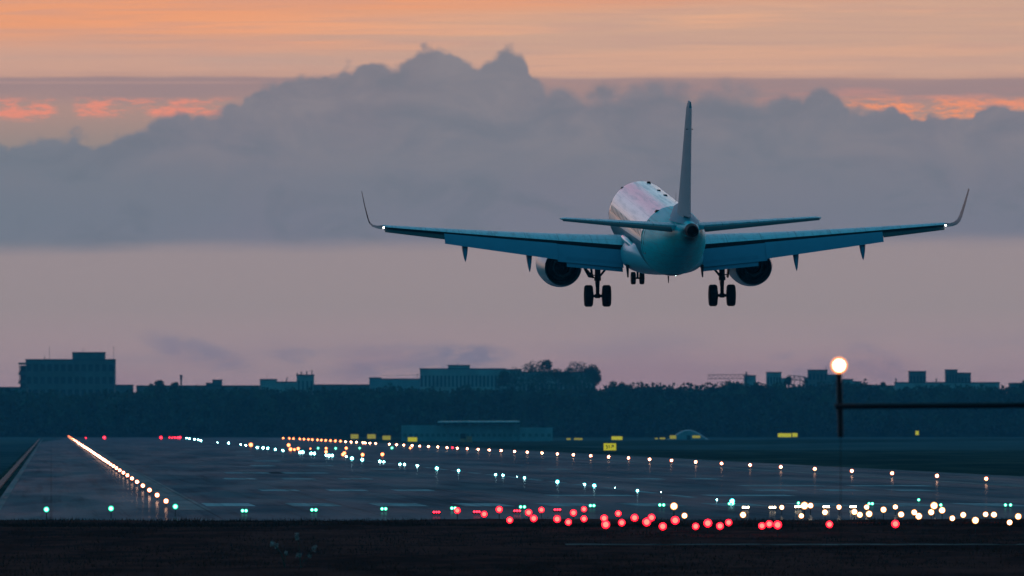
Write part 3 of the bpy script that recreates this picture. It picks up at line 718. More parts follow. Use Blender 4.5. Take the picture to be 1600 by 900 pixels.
# painted bars: (distance, length, lateral centres)
def bars(y, ln, lats, wd):
    mb = MB()
    for l in lats:
        a = wd / 2; mb.add([R(l - a, y, .017), R(l + a, y, .017), R(l + a, y + ln, .017), R(l - a, y + ln, .017)], [(0, 1, 2, 3)])
    return mb.build('runway_marking', 'marking_mat', smooth=False)
for (pyr, ln, xs, wd) in ((791.5, 28, [497 + 135 * k for k in range(-1, 9)], 2.5), (767.5, 20, [440, 547, 652], 2.4), (767.5, 20, [1220, 1330, 1440], 2.4), (749.3, 24, [378, 471, 560], 2.4), (749.3, 24, [1020, 1110], 2.3),
                          (740.0, 26, [400, 470], 5.0), (728.5, 30, [414, 505], 2.4), (721.0, 30, [420], 3.0), (734.0, 22, [604, 880], 2.2), (775.5, 15, [930, 1180], 5.0), (760.0, 15, [1230, 1400], 5.5), (712.0, 30, [385], 2.4), (706.0, 30, [382], 2.4)):
    D = H * F / (pyr - HY); lats = [(x - 800) * D / F + AX * D for x in xs]
    o = bars(D, ln, [l for l in lats if 8.5 < l < 64], wd); o['kind'] = 'structure'
# centre line dashes
mb = MB(); q = 800
while q < 4600:
    mb.add([R(36.2, q, .0175), R(36.8, q, .0175), R(36.8, q + 30, .0175), R(36.2, q + 30, .0175)], [(0, 1, 2, 3)]); q += 50
mb.build('centre_line', 'marking_mat', smooth=False)['kind'] = 'structure'
# taxiway and other paved strips beyond the right hand side
sheet('taxiway', [P(868, 697.5), P(1180, 694.5), P(1400, 690.5), P(1720, 687.5), P(1720, 704.0), P(1200, 703.5), P(1000, 702.5)], 0.008, 'taxiway_mat')
sheet('taxiway', [P(640, 686.0), P(1720, 681.6), P(1720, 683.6), P(900, 689.0)], 0.010, 'taxiway_mat')
sheet('apron', [P(-60, 683.8), P(30, 683.2), P(104, 684.6), P(60, 692), P(40, 694), P(-60, 696)], 0.011, 'taxiway_mat')
# track crossing the foreground
mb = MB(); vs = []; xs = np.linspace(1.8, 24, 60)
for i, x in enumerate(xs):
    wob = .5 * math.sin(x * 1.1) + .3 * math.sin(x * 3.3); g = 1.6 if (int(x * 1.7) % 7) else .5
    vs += [(x, 472 + wob, .10), (x, 472 + wob + g * 1.5, .12)]
mb.add(vs, [(2 * i, 2 * i + 2, 2 * i + 3, 2 * i + 1) for i in range(59)]); mb.build('path', 'path_mat', smooth=False)['kind'] = 'structure'

# ------------------------------------------------------------------ grass blades on the verge
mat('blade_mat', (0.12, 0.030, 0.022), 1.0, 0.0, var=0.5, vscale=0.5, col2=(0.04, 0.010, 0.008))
def blades(n, y0, y1, hmin, hmax, wd):
    y = y0 + (y1 - y0) * rng.random(n); x = (rng.random(n) - .5) * (y * 1600 / F * 1.12)
    clump = .55 + .45 * np.sin(x * 1.9 + np.sin(y * .7) * 2) * np.sin(x * .63 + 1.3)
    h = (hmin + (hmax - hmin) * rng.random(n) ** 2.5) * np.clip(clump, .25, 1); a = rng.random(n) * 2 * PI
    dx = np.cos(a) * wd / 2; dy = np.sin(a) * wd / 2; lx = (rng.random(n) - .5) * h * .9; ly = (rng.random(n) - .5) * h * .9
    z = np.zeros(n) + .02
    v = np.stack([np.stack([x - dx, y - dy, z], 1), np.stack([x + dx, y + dy, z], 1), np.stack([x + lx, y + ly, z + h], 1)], 1).reshape(-1, 3)
    return v
v = np.concatenate([blades(60000, 565, 602, .05, .30, .03), blades(30000, 380, 565, .05, .22, .03)])
me = bpy.data.meshes.new('grass'); nv = len(v); me.vertices.add(nv); me.vertices.foreach_set('co', v.ravel())
me.loops.add(nv); me.loops.foreach_set('vertex_index', np.arange(nv, dtype=np.int32)); me.polygons.add(nv // 3)
me.polygons.foreach_set('loop_start', np.arange(0, nv, 3, dtype=np.int32)); me.update(); me.materials.append(MATS['blade_mat'])
o = bpy.data.objects.new('grass', me); COL.objects.link(o); tag(o, 'short dark unlit grass on the verge in front of the runway', 'grass', kind='stuff')

# pale thistle like weed in the foreground
mat('weed_stem', (0.05, 0.055, 0.045), 0.9, 0.1); mat('weed_fluff', (0.75, 0.40, 0.38), 0.95, 0.0, var=.4, vscale=9)
def weed(px, py, heads, label):
    bx, by, bz = P(px, py, 0.0); e = empty('weed', (bx, by, 0), label, 'weed', 'pale weeds in the foreground')
    for (hx, hy, w_, h_) in heads:
        wx, wy, wz = at(hx, hy, by + rng.random() * .3)
        m = MB(); m.tube([(0, 0, 0), ((wx - bx) * .3, 0, wz * .6), (wx - bx, wy - by, wz)], [.012, .009, .006], 5); m.build('stem', 'weed_stem', e)
        m = MB()
        for k in range(110):
            c_ = Vector((wx - bx, wy - by, wz)) + Vector((min(1.6, max(-1.6, rng.normal())) * w_ * .36, rng.normal() * .015, min(1.6, max(-1.6, rng.normal())) * h_ * .36)); d_ = Vector(rng.normal(size=3)).normalized() * .05; e_ = Vector(rng.normal(size=3)).normalized() * .016
            m.add([c_ - e_, c_ + e_, c_ + d_], [(0, 1, 2)])
        m.build('seed_head', 'weed_fluff', e)
weed(445, 888, [(426, 849, .09, .10), (431, 853, .07, .09), (447, 864, .05, .05)], 'pale weed with fluffy leaves in the dark grass, the left of two')
weed(470, 890, [(464, 838, .08, .14), (467, 868, .11, .09), (491, 857, .09, .12), (484, 869, .05, .06)], 'taller pale weed with several seed heads in the dark grass, the right of two')

# ------------------------------------------------------------------ lamps
def emis(name, col, st, rim=None, rst=None):
    """glass dome: bright filament core in the middle, coloured glass towards the rim"""
    m = bpy.data.materials.new(name); m.use_nodes = True; nt = m.node_tree; b = nt.nodes['Principled BSDF']
    b.inputs['Base Color'].default_value = (*[min(1, c * .5) for c in col], 1); b.inputs['Roughness'].default_value = .3
    b.inputs['Emission Color'].default_value = (*col, 1); b.inputs['Emission Strength'].default_value = st
    MATS[name] = m
emis('red_glass', (1.0, 0.004, 0.016), 6.0); emis('red_core', (1.0, 0.034, 0.024), 12.0); emis('red_bar', (1.0, 0.012, 0.03), 9.0)
emis('amber_glass', (1.0, 0.36, 0.10), 2.2); emis('warm_core', (1.0, 0.74, 0.45), 26.0)
emis('green_glass', (0.01, 0.75, 0.38), 1.6); emis('green_core', (0.25, 1.0, 0.70), 4.5)
emis('cyan_glass', (0.05, 0.55, 0.58), 5.0); emis('cyan_core', (0.62, 1.0, 0.97), 60.0)
emis('edge_glass', (1.0, 0.22, 0.08), 3.5); emis('edge_core', (1.0, 0.50, 0.28), 42.0); emis('orange_core', (1.0, 0.22, 0.06), 14.0); emis('far_red', (1.0, 0.03, 0.06), 9.0)
mat('lamp_housing', (0.02, 0.02, 0.022), 0.5, 0.4, 0.5)
KIDS = {}
def lamp_proto(name, glass, core, r, post_h, cat, cf=.66):
    e = empty(name, (0, -500, 0)); e['category'] = cat
    zc = post_h + r; kids = []
    m = MB(); n = 20; prof = [(-.55 * r, .0), (-.52 * r, .45 * r), (-.40 * r, .75 * r), (-.2 * r, .93 * r), (0, r), (.25 * r, .97 * r)]
    m.revolve([(a, q) for a, q in prof], (0, 0, zc), 'Y', n); g = m.build('lens', glass, e)
    m = MB(); cr = cf * r; m.revolve([(-.60 * r, 0), (-.585 * r, cr * .5), (-.53 * r, cr * .85), (-.44 * r, cr), (-.38 * r, cr)], (0, 0, zc), 'Y', n); b_ = m.build('bulb', core, g)
    m = MB(); m.revolve([(.25 * r, 1.05 * r), (.5 * r, 1.05 * r), (1.3 * r, .6 * r), (1.4 * r, 0)], (0, 0, zc), 'Y', n); m.revolve([(.25 * r, .96 * r), (.25 * r, 1.05 * r)], (0, 0, zc), 'Y', n)
    hs = m.build('housing', 'lamp_housing', e)
    m = MB(); m.tube([(0, .3 * r, -.02), (0, .3 * r, zc - .8 * r)], .018, 6); ps = m.build('post', 'lamp_housing', e)
    kids = [(g, [b_]), (hs, []), (ps, [])]
    KIDS[e.name] = kids
    return e
ORD = ['first', 'second', 'third', 'fourth', 'fifth', 'sixth', 'seventh', 'eighth', 'ninth', 'tenth', 'eleventh', 'twelfth', 'thirteenth', 'fourteenth', 'fifteenth', 'sixteenth', 'seventeenth', 'eighteenth', 'nineteenth', 'twentieth']
TENS = ['', '', 'twenty', 'thirty', 'forty', 'fifty', 'sixty', 'seventy']
def ordn(i):
    if i < 20: return ORD[i]
    t, u = divmod(i + 1, 10)
    return TENS[t][:-1] + 'ieth' if u == 0 else TENS[t] + '-' + ORD[u - 1]
def place(proto, locs, labels, group, used={}, scales=None):
    for i, (loc, lb) in enumerate(zip(locs, labels)):
        sc = scales[i] if scales else 1.0
        if proto.name not in used:
            used[proto.name] = 1; proto.location = loc; proto['label'] = lb; proto['group'] = group; proto.scale = (sc,) * 3
        else:
            c = copy_tree(proto, KIDS[proto.name], loc, lb, sc); c['group'] = group
def elevated(px, py, r, post=.30):
    """a lamp whose lens centre stands post+r above the ground"""
    x, y, z = P(px, py, post + r); return (x, y, 0.0)

# red approach lights
reds = [(714.5, 797), (756.5, 802), (780, 796.5), (796.5, 811), (826, 801), (834, 809.5), (846, 795), (870.5, 811), (888, 814), (896, 801), (912.5, 794), (912.5, 809), (944, 809.5), (946.5, 821), (966, 801), (971.5, 815.5),
        (991.5, 809.5), (1010.5, 817.5), (1018, 809), (1035.5, 822), (1055, 815), (1087, 820.5), (1106, 819), (1125, 821), (1138.5, 815), (1190.5, 820), (1202, 818), (1215, 821.5), (1296, 818), (1399, 819)]
rp = lamp_proto('approach_light', 'red_glass', 'red_core', .142, .28, 'approach light')
locs = [elevated(x, y, .142, .28) for x, y in reds]
lbl = ['round red approach light on a short post, %s red from the left' % ordn(i) for i in range(len(reds))]
lbl[-1] = 'round red approach light on its own among the white lights, furthest right of the reds'
lbl[-2] = 'round red approach light standing alone below the white lights, second red from the right'
place(rp, locs, lbl, 'red approach lights', scales=[.88 + .24 * random.random() for _ in reds])
whites = [(1053, 791), (1069.5, 805), (1161, 804.5), (1221.5, 791), (1252, 804), (1257, 790), (1266.5, 790.5), (1289, 800), (1311, 791.5), (1335, 800), (1343.5, 804), (1354, 791.5), (1358, 804), (1380.5, 797), (1399, 791), (1408, 804), (1428.5, 800.5), (1435.5, 808),
          (1455, 801), (1459.5, 790), (1472, 799), (1488, 808), (1505, 804), (1524, 814), (1540, 802), (1553, 804), (1577.5, 814), (1591, 807.5)]
wp = lamp_proto('approach_light', 'amber_glass', 'warm_core', .125, .30, 'approach light')
locs = [elevated(x, y, .125, .30) for x, y in whites]
big = {0: 1.3, 5: 1.35, 19: 1.3}
locs = [((lambda q, s_: (P(whites[i][0], whites[i][1], .425 * s_)[0], P(whites[i][0], whites[i][1], .425 * s_)[1], 0))(l, big.get(i, 1.0))) for i, l in enumerate(locs)]
lbl = ['round warm white approach light on a short post, %s white from the left' % ordn(i) for i in range(len(whites))]
lbl[0] = 'large warm white approach light standing left of all other white lights, above the reds'
lbl[5] = 'largest warm white approach light in a close pair right of the three clustered reds'
lbl[19] = 'large warm white approach light beside a green threshold light near the right'
place(wp, locs, lbl, 'white approach lights', scales=[big.get(i, .86 + .26 * random.random()) for i in range(len(whites))])
# flush bars of three small lamps
def bar_proto(name, core):
    e = empty(name, (0, -500, 0)); e['category'] = 'light bar'; kids = []
    m = MB(); m.box(-.20, .20, .03, .12, .06, .12); m.tube([(-.12, .07, 0), (-.12, .07, .07)], .015, 5); m.tube([(.12, .07, 0), (.12, .07, .07)], .015, 5); kids.append((m.build('housing', 'lamp_housing', e), []))
    for k in (-1, 0, 1):
        m = MB(); m.revolve([(-.05, 0), (-.04, .03), (0, .048), (.03, .048)], (k * .115, 0, .16), n=12); m.revolve([(.03, 0), (.03, .048)], (k * .115, 0, .16), n=12); kids.append((m.build('lens', core, e), []))
    KIDS[e.name] = kids; return e
b1 = bar_proto('light_bar', 'red_bar'); lb = [(682, 800.5), (745, 800), (808, 798.5), (871, 796.7)]
place(b1, [(P(x, y, .15)[0], P(x, y, .15)[1], 0) for x, y in lb], ['short red light bar of three small lamps, %s from the left' % ordn(i) for i in range(4)], 'red light bars')
b2 = bar_proto('light_bar', 'warm_core')
lb = [(1165, 793), (1207, 793), (1247, 792), (1291, 792), (1333, 792)]
place(b2, [(P(x, y, .15)[0], P(x, y, .15)[1], 0) for x, y in lb], ['short white light bar of three small lamps, %s from the left' % ordn(i) for i in range(5)], 'white light bars')
# green threshold lights: three single ones on posts to the left, low pairs across the runway
gp = lamp_proto('threshold_light', 'green_glass', 'green_core', .125, .325, 'threshold light')
gl = [(72.5, 796), (173.5, 794.5), (274, 791.5)]
place(gp, [elevated(x, y, .125, .325) for x, y in gl], ['single green threshold light on a post, far left of the row', 'single green threshold light between the far left one and the runway edge lights', 'single green threshold light at the foot of the row of warm edge lights'], 'single green threshold lights')
g2 = lamp_proto('threshold_light', 'green_glass', 'green_core', .085, .05, 'threshold light')
gl = [(379, 798), (384.5, 798), (487.5, 796.7), (493.5, 796.7), (597, 795), (602.7, 795), (706, 794), (711, 794), (813.5, 792), (819.5, 792), (922.5, 790), (928, 790), (1031, 789), (1037, 789), (1139.5, 787), (1145.2, 787),
      (1247.5, 786), (1358, 787), (1363, 787), (1470, 789), (1571, 789), (1579, 789), (1435.5, 781)]
lb = []
for i in range(len(gl)):
    pair, s_ = divmod(i, 2)
    if i < 16: lb.append('%s green lamp of the %s low pair from the left along the runway threshold' % (('left', 'right')[s_], ordn(pair)))
lb += ['small green lamp above a short white light bar', 'left green lamp of the pair touching a white light, right of the largest white', 'right green lamp of the pair touching a white light, right of the largest white', 'small green lamp just right of a large white approach light',
       'left green lamp of the pair near the right edge', 'right green lamp of the pair near the right edge', 'tiny green lamp alone on the asphalt above the white lights']
place(g2, [elevated(x, y, .085, .05) for x, y in gl], lb, 'low green threshold lights')
# runway edge lights
ep = lamp_proto('edge_light', 'edge_glass', 'edge_core', .13, .16, 'edge light', .62)
zc = .29
ys = [711 + 60.0 * k for k in range(67)]
place(ep, [R(5.8, y, 0) for y in ys], ['warm white edge light of the dense left row, %s from the near end' % ordn(i) for i in range(len(ys))], 'edge lights of the left row', scales=[1.0 + .00022 * (y - 700) for y in ys])
rx = [1541, 1464, 1394, 1331, 1273, 1220, 1172, 1127.5, 1087, 1049, 1015, 982, 951, 923, 896, 871, 847, 824, 804, 783, 764.5, 747, 730, 714.5, 698.5, 684, 669.5, 656, 644, 631, 619.5, 608.5, 587, 578, 570.5, 567, 557, 548.5, 540]
ro = [532, 524, 516.5, 509, 502, 496, 488, 482, 475, 468.5, 458.5, 452, 442.5]
yy_ = [66.5 * F / (x - 80) for x in rx]
place(ep, [R(66.5, y, 0) for y in yy_], ['warm white edge light of the far right row, %s counting from the right' % ordn(i) for i in range(len(rx))], 'edge lights of the right row', scales=[1.05 + .00022 * (y - 700) for y in yy_])
op = lamp_proto('edge_light', 'edge_glass', 'orange_core', .15, .16, 'edge light')
yy_ = [66.5 * F / (x - 80) for x in ro]
place(op, [R(66.5, y, 0) for y in yy_], ['orange edge light at the far end of the right row, %s counting from the right' % ordn(i) for i in range(len(ro))], 'orange edge lights at the far end', scales=[1.7] * len(ro))
# centre line lamps
cp = lamp_proto('centreline_light', 'cyan_glass', 'cyan_core', .095, .0, 'runway light', .55)
cl = [(1144, 783.5, 1.7), (1120, 781, .7), (1033, 769, .5), (996, 767, 1.2), (961, 762, .4), (928.5, 759, 1.6), (913.5, 757, 1.2), (871, 753, 1.7), (819.5, 747, 1.4), (808, 745, .5), (786, 743, 1.4), (774.5, 742, 1.4), (716.5, 735.5, 1.6), (682.5, 732, 2.1), (652, 728, 1.6),
      (632, 726, 1.7), (625, 725.5, 1.7), (599.5, 721.7, 1.7), (593.5, 721, 2.0), (566, 718.5, 1.7), (550, 716.5, 1.9), (541, 713.5, 1.2), (519, 712, 1.7), (514, 712, 1.9), (510, 711.5, 1.6), (491, 709, 1.8), (486, 708.5, 1.8), (473, 706.5, 2.0), (469, 707, 2.0), (442, 704, 1.8), (430, 702.5, 1.7),
      (418.5, 700.5, 1.9), (411, 700, 2.1), (402, 699.5, 2.2), (384, 696, 1.7), (376, 695, 1.4), (357, 692.5, 2.2), (340, 691.5, 1.0), (314, 688.5, 2.2), (310, 687.5, 2.0), (304, 686.5, 2.2), (296, 685.3, 2.2), (292, 684.8, 2.2)]
def flush(x, y, s=1.0, r=.085): q = P(x, y, r * s); return (q[0], q[1], 0.0)
cl = [(x, y, s * (1.2 if y < 720 else .85)) for x, y, s in cl]
place(cp, [flush(x, y, s) for x, y, s in cl], ['bluish white lamp of the runway centre row, %s counting from its near right end' % ordn(i) for i in range(len(cl))], 'bluish white centre line lamps', scales=[s for *_, s in cl])
# taxiway lamps between the rows
tp_ = lamp_proto('taxiway_light', 'edge_glass', 'orange_core', .12, .05, 'taxiway light')
tl = [(451, 695.5, 2.6), (454, 702, 2.2), (460, 702.5, 1.6), (466, 701, 2.0), (485, 701, 1.0), (509.5, 706, 1.8), (509.5, 700.5, 1.6), (541, 700.3, 1.8), (536, 710, 1.8), (538, 708, 1.8), (566.5, 710.5, 1.8), (597.5, 710, 1.9), (641, 700, 1.4), (392, 695, 3.0), (571, 692.6, 1.6)]
place(tp_, [flush(x, y, s, .17) for x, y, s in tl], ['orange taxiway lamp on the asphalt between the lamp rows, %s in order' % ordn(i) if 0 else q for i, q in enumerate([
    'large amber lamp above the far cluster of orange lamps', 'left orange lamp of a close far trio', 'middle orange lamp of a close far trio', 'right orange lamp of a close far trio', 'faint orange lamp between two far green lamps',
    'lower lamp of two orange lamps standing one above the other', 'upper lamp of two orange lamps standing one above the other', 'small orange lamp between two far green lamps, left of the yellow signs', 'left orange lamp of a touching pair above the centre row', 'right orange lamp of a touching pair above the centre row',
    'single red orange lamp right of a touching pair, above the centre row', 'single red orange lamp above the paired bluish lamps', 'orange lamp just below the right edge row near the fourth yellow sign', 'bright amber lamp at the far left of the centre row', 'orange lamp touching the right edge row'])], 'orange taxiway lamps', scales=[s for *_, s in tl])
tg = lamp_proto('taxiway_light', 'green_glass', 'green_core', .12, .05, 'taxiway light')
tl = [(497, 700.3, 1.7), (524.5, 700.6, 1.7), (562, 700.2, 1.6), (612.5, 700, 1.9)]
place(tg, [flush(x, y, s, .17) for x, y, s in tl], ['far green taxiway lamp, leftmost of four', 'far green taxiway lamp, second of four from the left', 'far green taxiway lamp, third of four from the left', 'far green taxiway lamp, rightmost of four'], 'far green taxiway lamps', scales=[s for *_, s in tl])
rr_ = lamp_proto('end_light', 'red_glass', 'far_red', .13, .10, 'end light')
tl = [(134, 684.2, 1.6), (163, 683.7, 3.0), (251.5, 683.7, 2.8), (265, 683.6, 1.7), (269, 683.8, 1.7), (273, 683.6, 2.0), (277.5, 683.9, 2.2), (281, 683.6, 2.8), (707, 699.5, 1.2)]
place(rr_, [(lambda q: (q[0], q[1], 0))(P(x, y, .23 * s)) for x, y, s in tl], ['dim red runway end lamp nearest the warm left row', 'bright red runway end lamp right of the dim one', 'single red runway end lamp left of the red cluster'] + ['red lamp of the far cluster at the runway end, %s from the left' % ordn(i) for i in range(5)] + ['small red lamp among the right row of edge lights'], 'red runway end lamps', scales=[s for *_, s in tl])

# ------------------------------------------------------------------ near beacon post with cross bar
mat('mast_paint', (0.03, 0.004, 0.010), 0.6, 0.3, var=.3, vscale=3)
emis('mast_glass', (1.0, 0.30, 0.09), 1.6); emis('mast_core', (1.0, 0.80, 0.52), 5.0)
DM = 250.0
e = empty('lamp_mast', ((1311 - 800) * DM / F, DM, 0), 'dark post with a big round glowing lamp on top and a long horizontal bar', 'lamp mast')
zt = at(1311, 584, DM)[2]; zb = at(1311, 683, DM)[2]; zbar = at(1311, 635, DM)[2]; zl = at(1311, 571, DM)[2]
m = MB(); m.tube([(0.03, 0, zb), (0.0, 0, zt)], .05, 12); m.build('post', 'mast_paint', e)
m = MB(); m.tube([(0.03, 0, -.05), (0.03, 0, zb + .02)], .006, 8); m.build('ground_rod', 'soot', e)
m = MB(); m.tube([(-.07, -.05, zbar), (4.5, -.05, zbar + .03)], .05, 12); m.build('crossbar', 'mast_paint', e)
m = MB(); r = .150; m.revolve([(-.9 * r, 0), (-.8 * r, .5 * r), (-.5 * r, .85 * r), (0, r), (.5 * r, .85 * r), (.8 * r, .5 * r), (.9 * r, 0)], (0, 0, zl), n=36); g = m.build('lamp', 'mast_glass', e)
m = MB(); r = .110; m.revolve([(-1.45 * r, 0), (-1.33 * r, .4 * r), (-1.15 * r, .8 * r), (-.9 * r, r), (-.6 * r, r)], (0, 0, zl), n=32); m.build('bulb', 'mast_core', g)

# ------------------------------------------------------------------ signs
mat('sign_yellow', (0.75, 0.60, 0.02), 0.5, 0.3, emit=(0.90, 0.74, 0.03), estr=0.50); mat('sign_dim', (0.70, 0.52, 0.04), 0.5, 0.3, emit=(0.9, 0.66, 0.08), estr=0.30)
mat('sign_black', (0.02, 0.02, 0.02), 0.6, 0.2); mat('sign_frame', (0.03, 0.03, 0.03), 0.6, 0.2)
def sign(px, pc, wpx, hpx, label, dim=False, arrow=False, D=None):
    sc = None
    D = H * F / (pc + hpx * .5 + hpx * .35 - HY) if D is None else D
    x, y, z = at(px, pc, D); w_, h_ = wpx * D / F, hpx * D / F
    zb_ = max(z - h_ / 2, .15)
    e = empty('taxiway_sign', (x, y, 0), label, 'sign', 'yellow taxiway signs')
    m = MB(); m.box(-w_ / 2, w_ / 2, 0, .22, zb_, zb_ + h_); m.build('panel', 'sign_dim' if dim else 'sign_yellow', e, smooth=False)
    m = MB(); t = .05
    m.box(-w_ / 2 - t, w_ / 2 + t, .02, .28, zb_ + h_ + .003, zb_ + h_ + t); m.box(-w_ / 2 - t, w_ / 2 + t, .02, .28, zb_ - t, zb_ - .003); m.box(-w_ / 2 - t, -w_ / 2 - .003, .02, .28, zb_, zb_ + h_); m.box(w_ / 2 + .003, w_ / 2 + t, .02, .28, zb_, zb_ + h_)
    m.box(-w_ / 2, w_ / 2, .223, .28, zb_, zb_ + h_); m.build('frame', 'sign_frame', e, smooth=False)
    for k in (-.35, .35):
        m = MB(); m.box(w_ * k - .04, w_ * k + .04, .05, .2, -.02, zb_ - t); m.build('leg', 'sign_frame', e, smooth=False)
    if arrow:
        u = h_ / 11.0
        def t_(m, pts, th):   # stroke in pixel-like units from panel centre
            for a, b_ in zip(pts[:-1], pts[1:]):
                a = Vector((a[0] * u, 0, a[1] * u)); b_ = Vector((b_[0] * u, 0, b_[1] * u)); d_ = (b_ - a).normalized(); n_ = Vector((-d_.z, 0, d_.x)) * th * u / 2
                c0 = Vector((0, -.012, zb_ + h_ / 2)); m.add([c0 + a + n_, c0 + b_ + n_, c0 + b_ - n_, c0 + a - n_], [(0, 1, 2, 3)])
        m = MB(); t_(m, [(-3.4, 2.0), (-5.6, 2.2), (-6.0, .8), (-3.6, -.3), (-3.8, -2.2), (-6.2, -2.2)], 1.0); m.build('lettering', 'sign_black', e, smooth=False)
        m = MB(); t_(m, [(-2.0, 1.2), (-1.0, 2.3), (-1.0, -2.4)], 1.0); m.build('lettering', 'sign_black', e, smooth=False)
        m = MB(); t_(m, [(1.6, -1.6), (5.0, 1.8)], 1.0); t_(m, [(2.4, 2.2), (5.6, 2.3), (5.5, -.6)], 1.1); m.build('arrow', 'sign_black', e, smooth=False)
    return e
sign(953, 700, 19.5, 11, 'bright yellow sign with black characters and a slanting arrow beside the right edge lights', arrow=True, D=2250)
sign(644.5, 687, 14.5, 6.5, 'bright yellow sign standing before the left end of the long pale building', D=3500)
sign(554, 682, 12, 7, 'yellow sign left of the pale building, leftmost of a row of three', True, D=3900)
sign(580.5, 682, 13, 7, 'yellow sign left of the pale building, middle of a row of three', True, D=3900)
sign(604, 684, 12.5, 6.5, 'yellow sign left of the pale building, right of a row of three', True, D=3800)
sign(964, 685, 17, 5.5, 'yellow sign directly behind the one with the arrow', D=3900)
sign(888.5, 686, 6.5, 2.6, 'thin short yellow sign just right of the pale building', True, D=3900)
sign(903.5, 686.3, 13, 2.8, 'thin wide yellow sign just right of the pale building', True, D=3900)
sign(1025.5, 685.2, 4.5, 2, 'tiny yellow sign left of the domed shelter', True, D=3950)
sign(1035, 685, 8.5, 2.6, 'small flat yellow sign left of the domed shelter', True, D=3950)
sign(1051.5, 683, 10, 5.5, 'dim yellow sign at the left foot of the domed shelter', True, D=3850)
sign(1088, 682.5, 12.5, 4, 'dim yellow sign at the right foot of the domed shelter', True, D=3850)
sign(1226, 680, 21, 6, 'long yellow sign, wider of two joined ones left of the lamp mast', D=4000)
sign(1242, 679.6, 8, 6, 'short yellow sign, narrower of two joined ones left of the lamp mast', D=4010)
sign(1433, 676.5, 5, 6.5, 'single small yellow sign right of the lamp mast', D=4300)
# ------------------------------------------------------------------ forest and trees
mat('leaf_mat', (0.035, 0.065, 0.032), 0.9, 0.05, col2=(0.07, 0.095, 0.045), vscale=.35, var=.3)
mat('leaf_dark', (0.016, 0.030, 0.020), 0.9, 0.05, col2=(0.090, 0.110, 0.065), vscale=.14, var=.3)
mat('bark_mat', (0.06, 0.045, 0.035), 0.9, 0.1, var=.4, vscale=2)
def tri_mesh(name, v, m, parent=None):
    me = bpy.data.meshes.new(name); nv = len(v); me.vertices.add(nv); me.vertices.foreach_set('co', np.ascontiguousarray(v, dtype=np.float32).ravel())
    me.loops.add(nv); me.loops.foreach_set('vertex_index', np.arange(nv, dtype=np.int32)); me.polygons.add(nv // 3)
    me.polygons.foreach_set('loop_start', np.arange(0, nv, 3, dtype=np.int32)); me.update(); me.materials.append(MATS[m])
    o = bpy.data.objects.new(name, me); COL.objects.link(o)
    if parent is not None: o.parent = parent
    return o
def leaves(cx, cy, cz, rx_, ry_, rz_, n, size):
    d = rng.normal(size=(n, 3)); d /= np.linalg.norm(d, axis=1)[:, None]; rr = .55 + .5 * rng.random(n) ** .6
    c = d * rr[:, None] * np.array([rx_, ry_, rz_]) + np.array([cx, cy, cz])
    a = rng.normal(size=(n, 3)); a /= np.linalg.norm(a, axis=1)[:, None]; b = rng.normal(size=(n, 3)); b -= a * (a * b).sum(1)[:, None]; b /= np.linalg.norm(b, axis=1)[:, None]
    s = (size * (.6 + .8 * rng.random(n)))[:, None]
    return np.stack([c - a * s * .6, c + a * s * .6, c + b * s], 1).reshape(-1, 3)
DF = 5000.0
prof = [(-120, 606), (0, 607), (60, 613), (150, 614), (210, 611), (235, 606), (420, 607), (560, 606), (700, 607), (930, 607), (960, 603), (1000, 600.5), (1060, 600.5), (1115, 601.5), (1122, 603), (1140, 600), (1170, 597), (1200, 599), (1235, 596), (1260, 600), (1300, 601), (1345, 598), (1375, 603), (1420, 604), (1500, 606), (1560, 603), (1600, 601), (1720, 606)]
pxs = [p for p, _ in prof]; pys = [q for _, q in prof]
vs = []
for row, (dd, n, lift) in enumerate(((0, 105, 0), (22, 95, 1.0), (-25, 100, -3.0))):
    for i in range(n):
        px = -115 + 1830 * (i + .6 * rng.random()) / n; D = DF + dd + 8 * rng.random()
        top = H - (np.interp(px, pxs, pys) - HY) * D / F + lift * .4 - 1.6 * rng.random() ** 1.5 + (.9 * math.sin(i * .7 + row) if 1120 < px else .35 * math.sin(i * .9)); x = (px - 800) * D / F
        w_ = 3.2 + 2.0 * rng.random(); 
        vs.append(leaves(x, D, top * .56, w_, w_, top * .46, 300, 1.1))
        for k in range(3): vs.append(leaves(x + rng.normal() * 2, D + rng.normal(), top - 1.6 - rng.random() * 1.5, 1.8, 1.8, 1.5, 60, .6))
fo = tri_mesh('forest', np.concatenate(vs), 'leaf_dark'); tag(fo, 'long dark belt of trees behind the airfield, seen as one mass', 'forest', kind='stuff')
# hedge core so nothing shows between the trunks
mb = MB(); v_ = []
xs = np.linspace(-220, 220, 120)
for x in xs:
    px = 800 + x * F / (DF + 12); tp = H - (np.interp(px, pxs, pys) - HY) * DF / F - 2.6 + .8 * math.sin(x * .7)
    v_ += [(x, DF + 10, -.2), (x, DF + 10 + .8 * math.sin(x * 1.3), tp), (x, DF + 16, tp * .97), (x, DF + 18, -.2)]
mb.add(v_, [(4 * i + k, 4 * i + 4 + k, 4 * i + 5 + k, 4 * i + 1 + k) for i in range(119) for k in range(3)])
o = mb.build('undergrowth', 'leaf_dark', smooth=False); tag(o, 'dense undergrowth filling the tree belt between its trunks', 'undergrowth', kind='stuff')

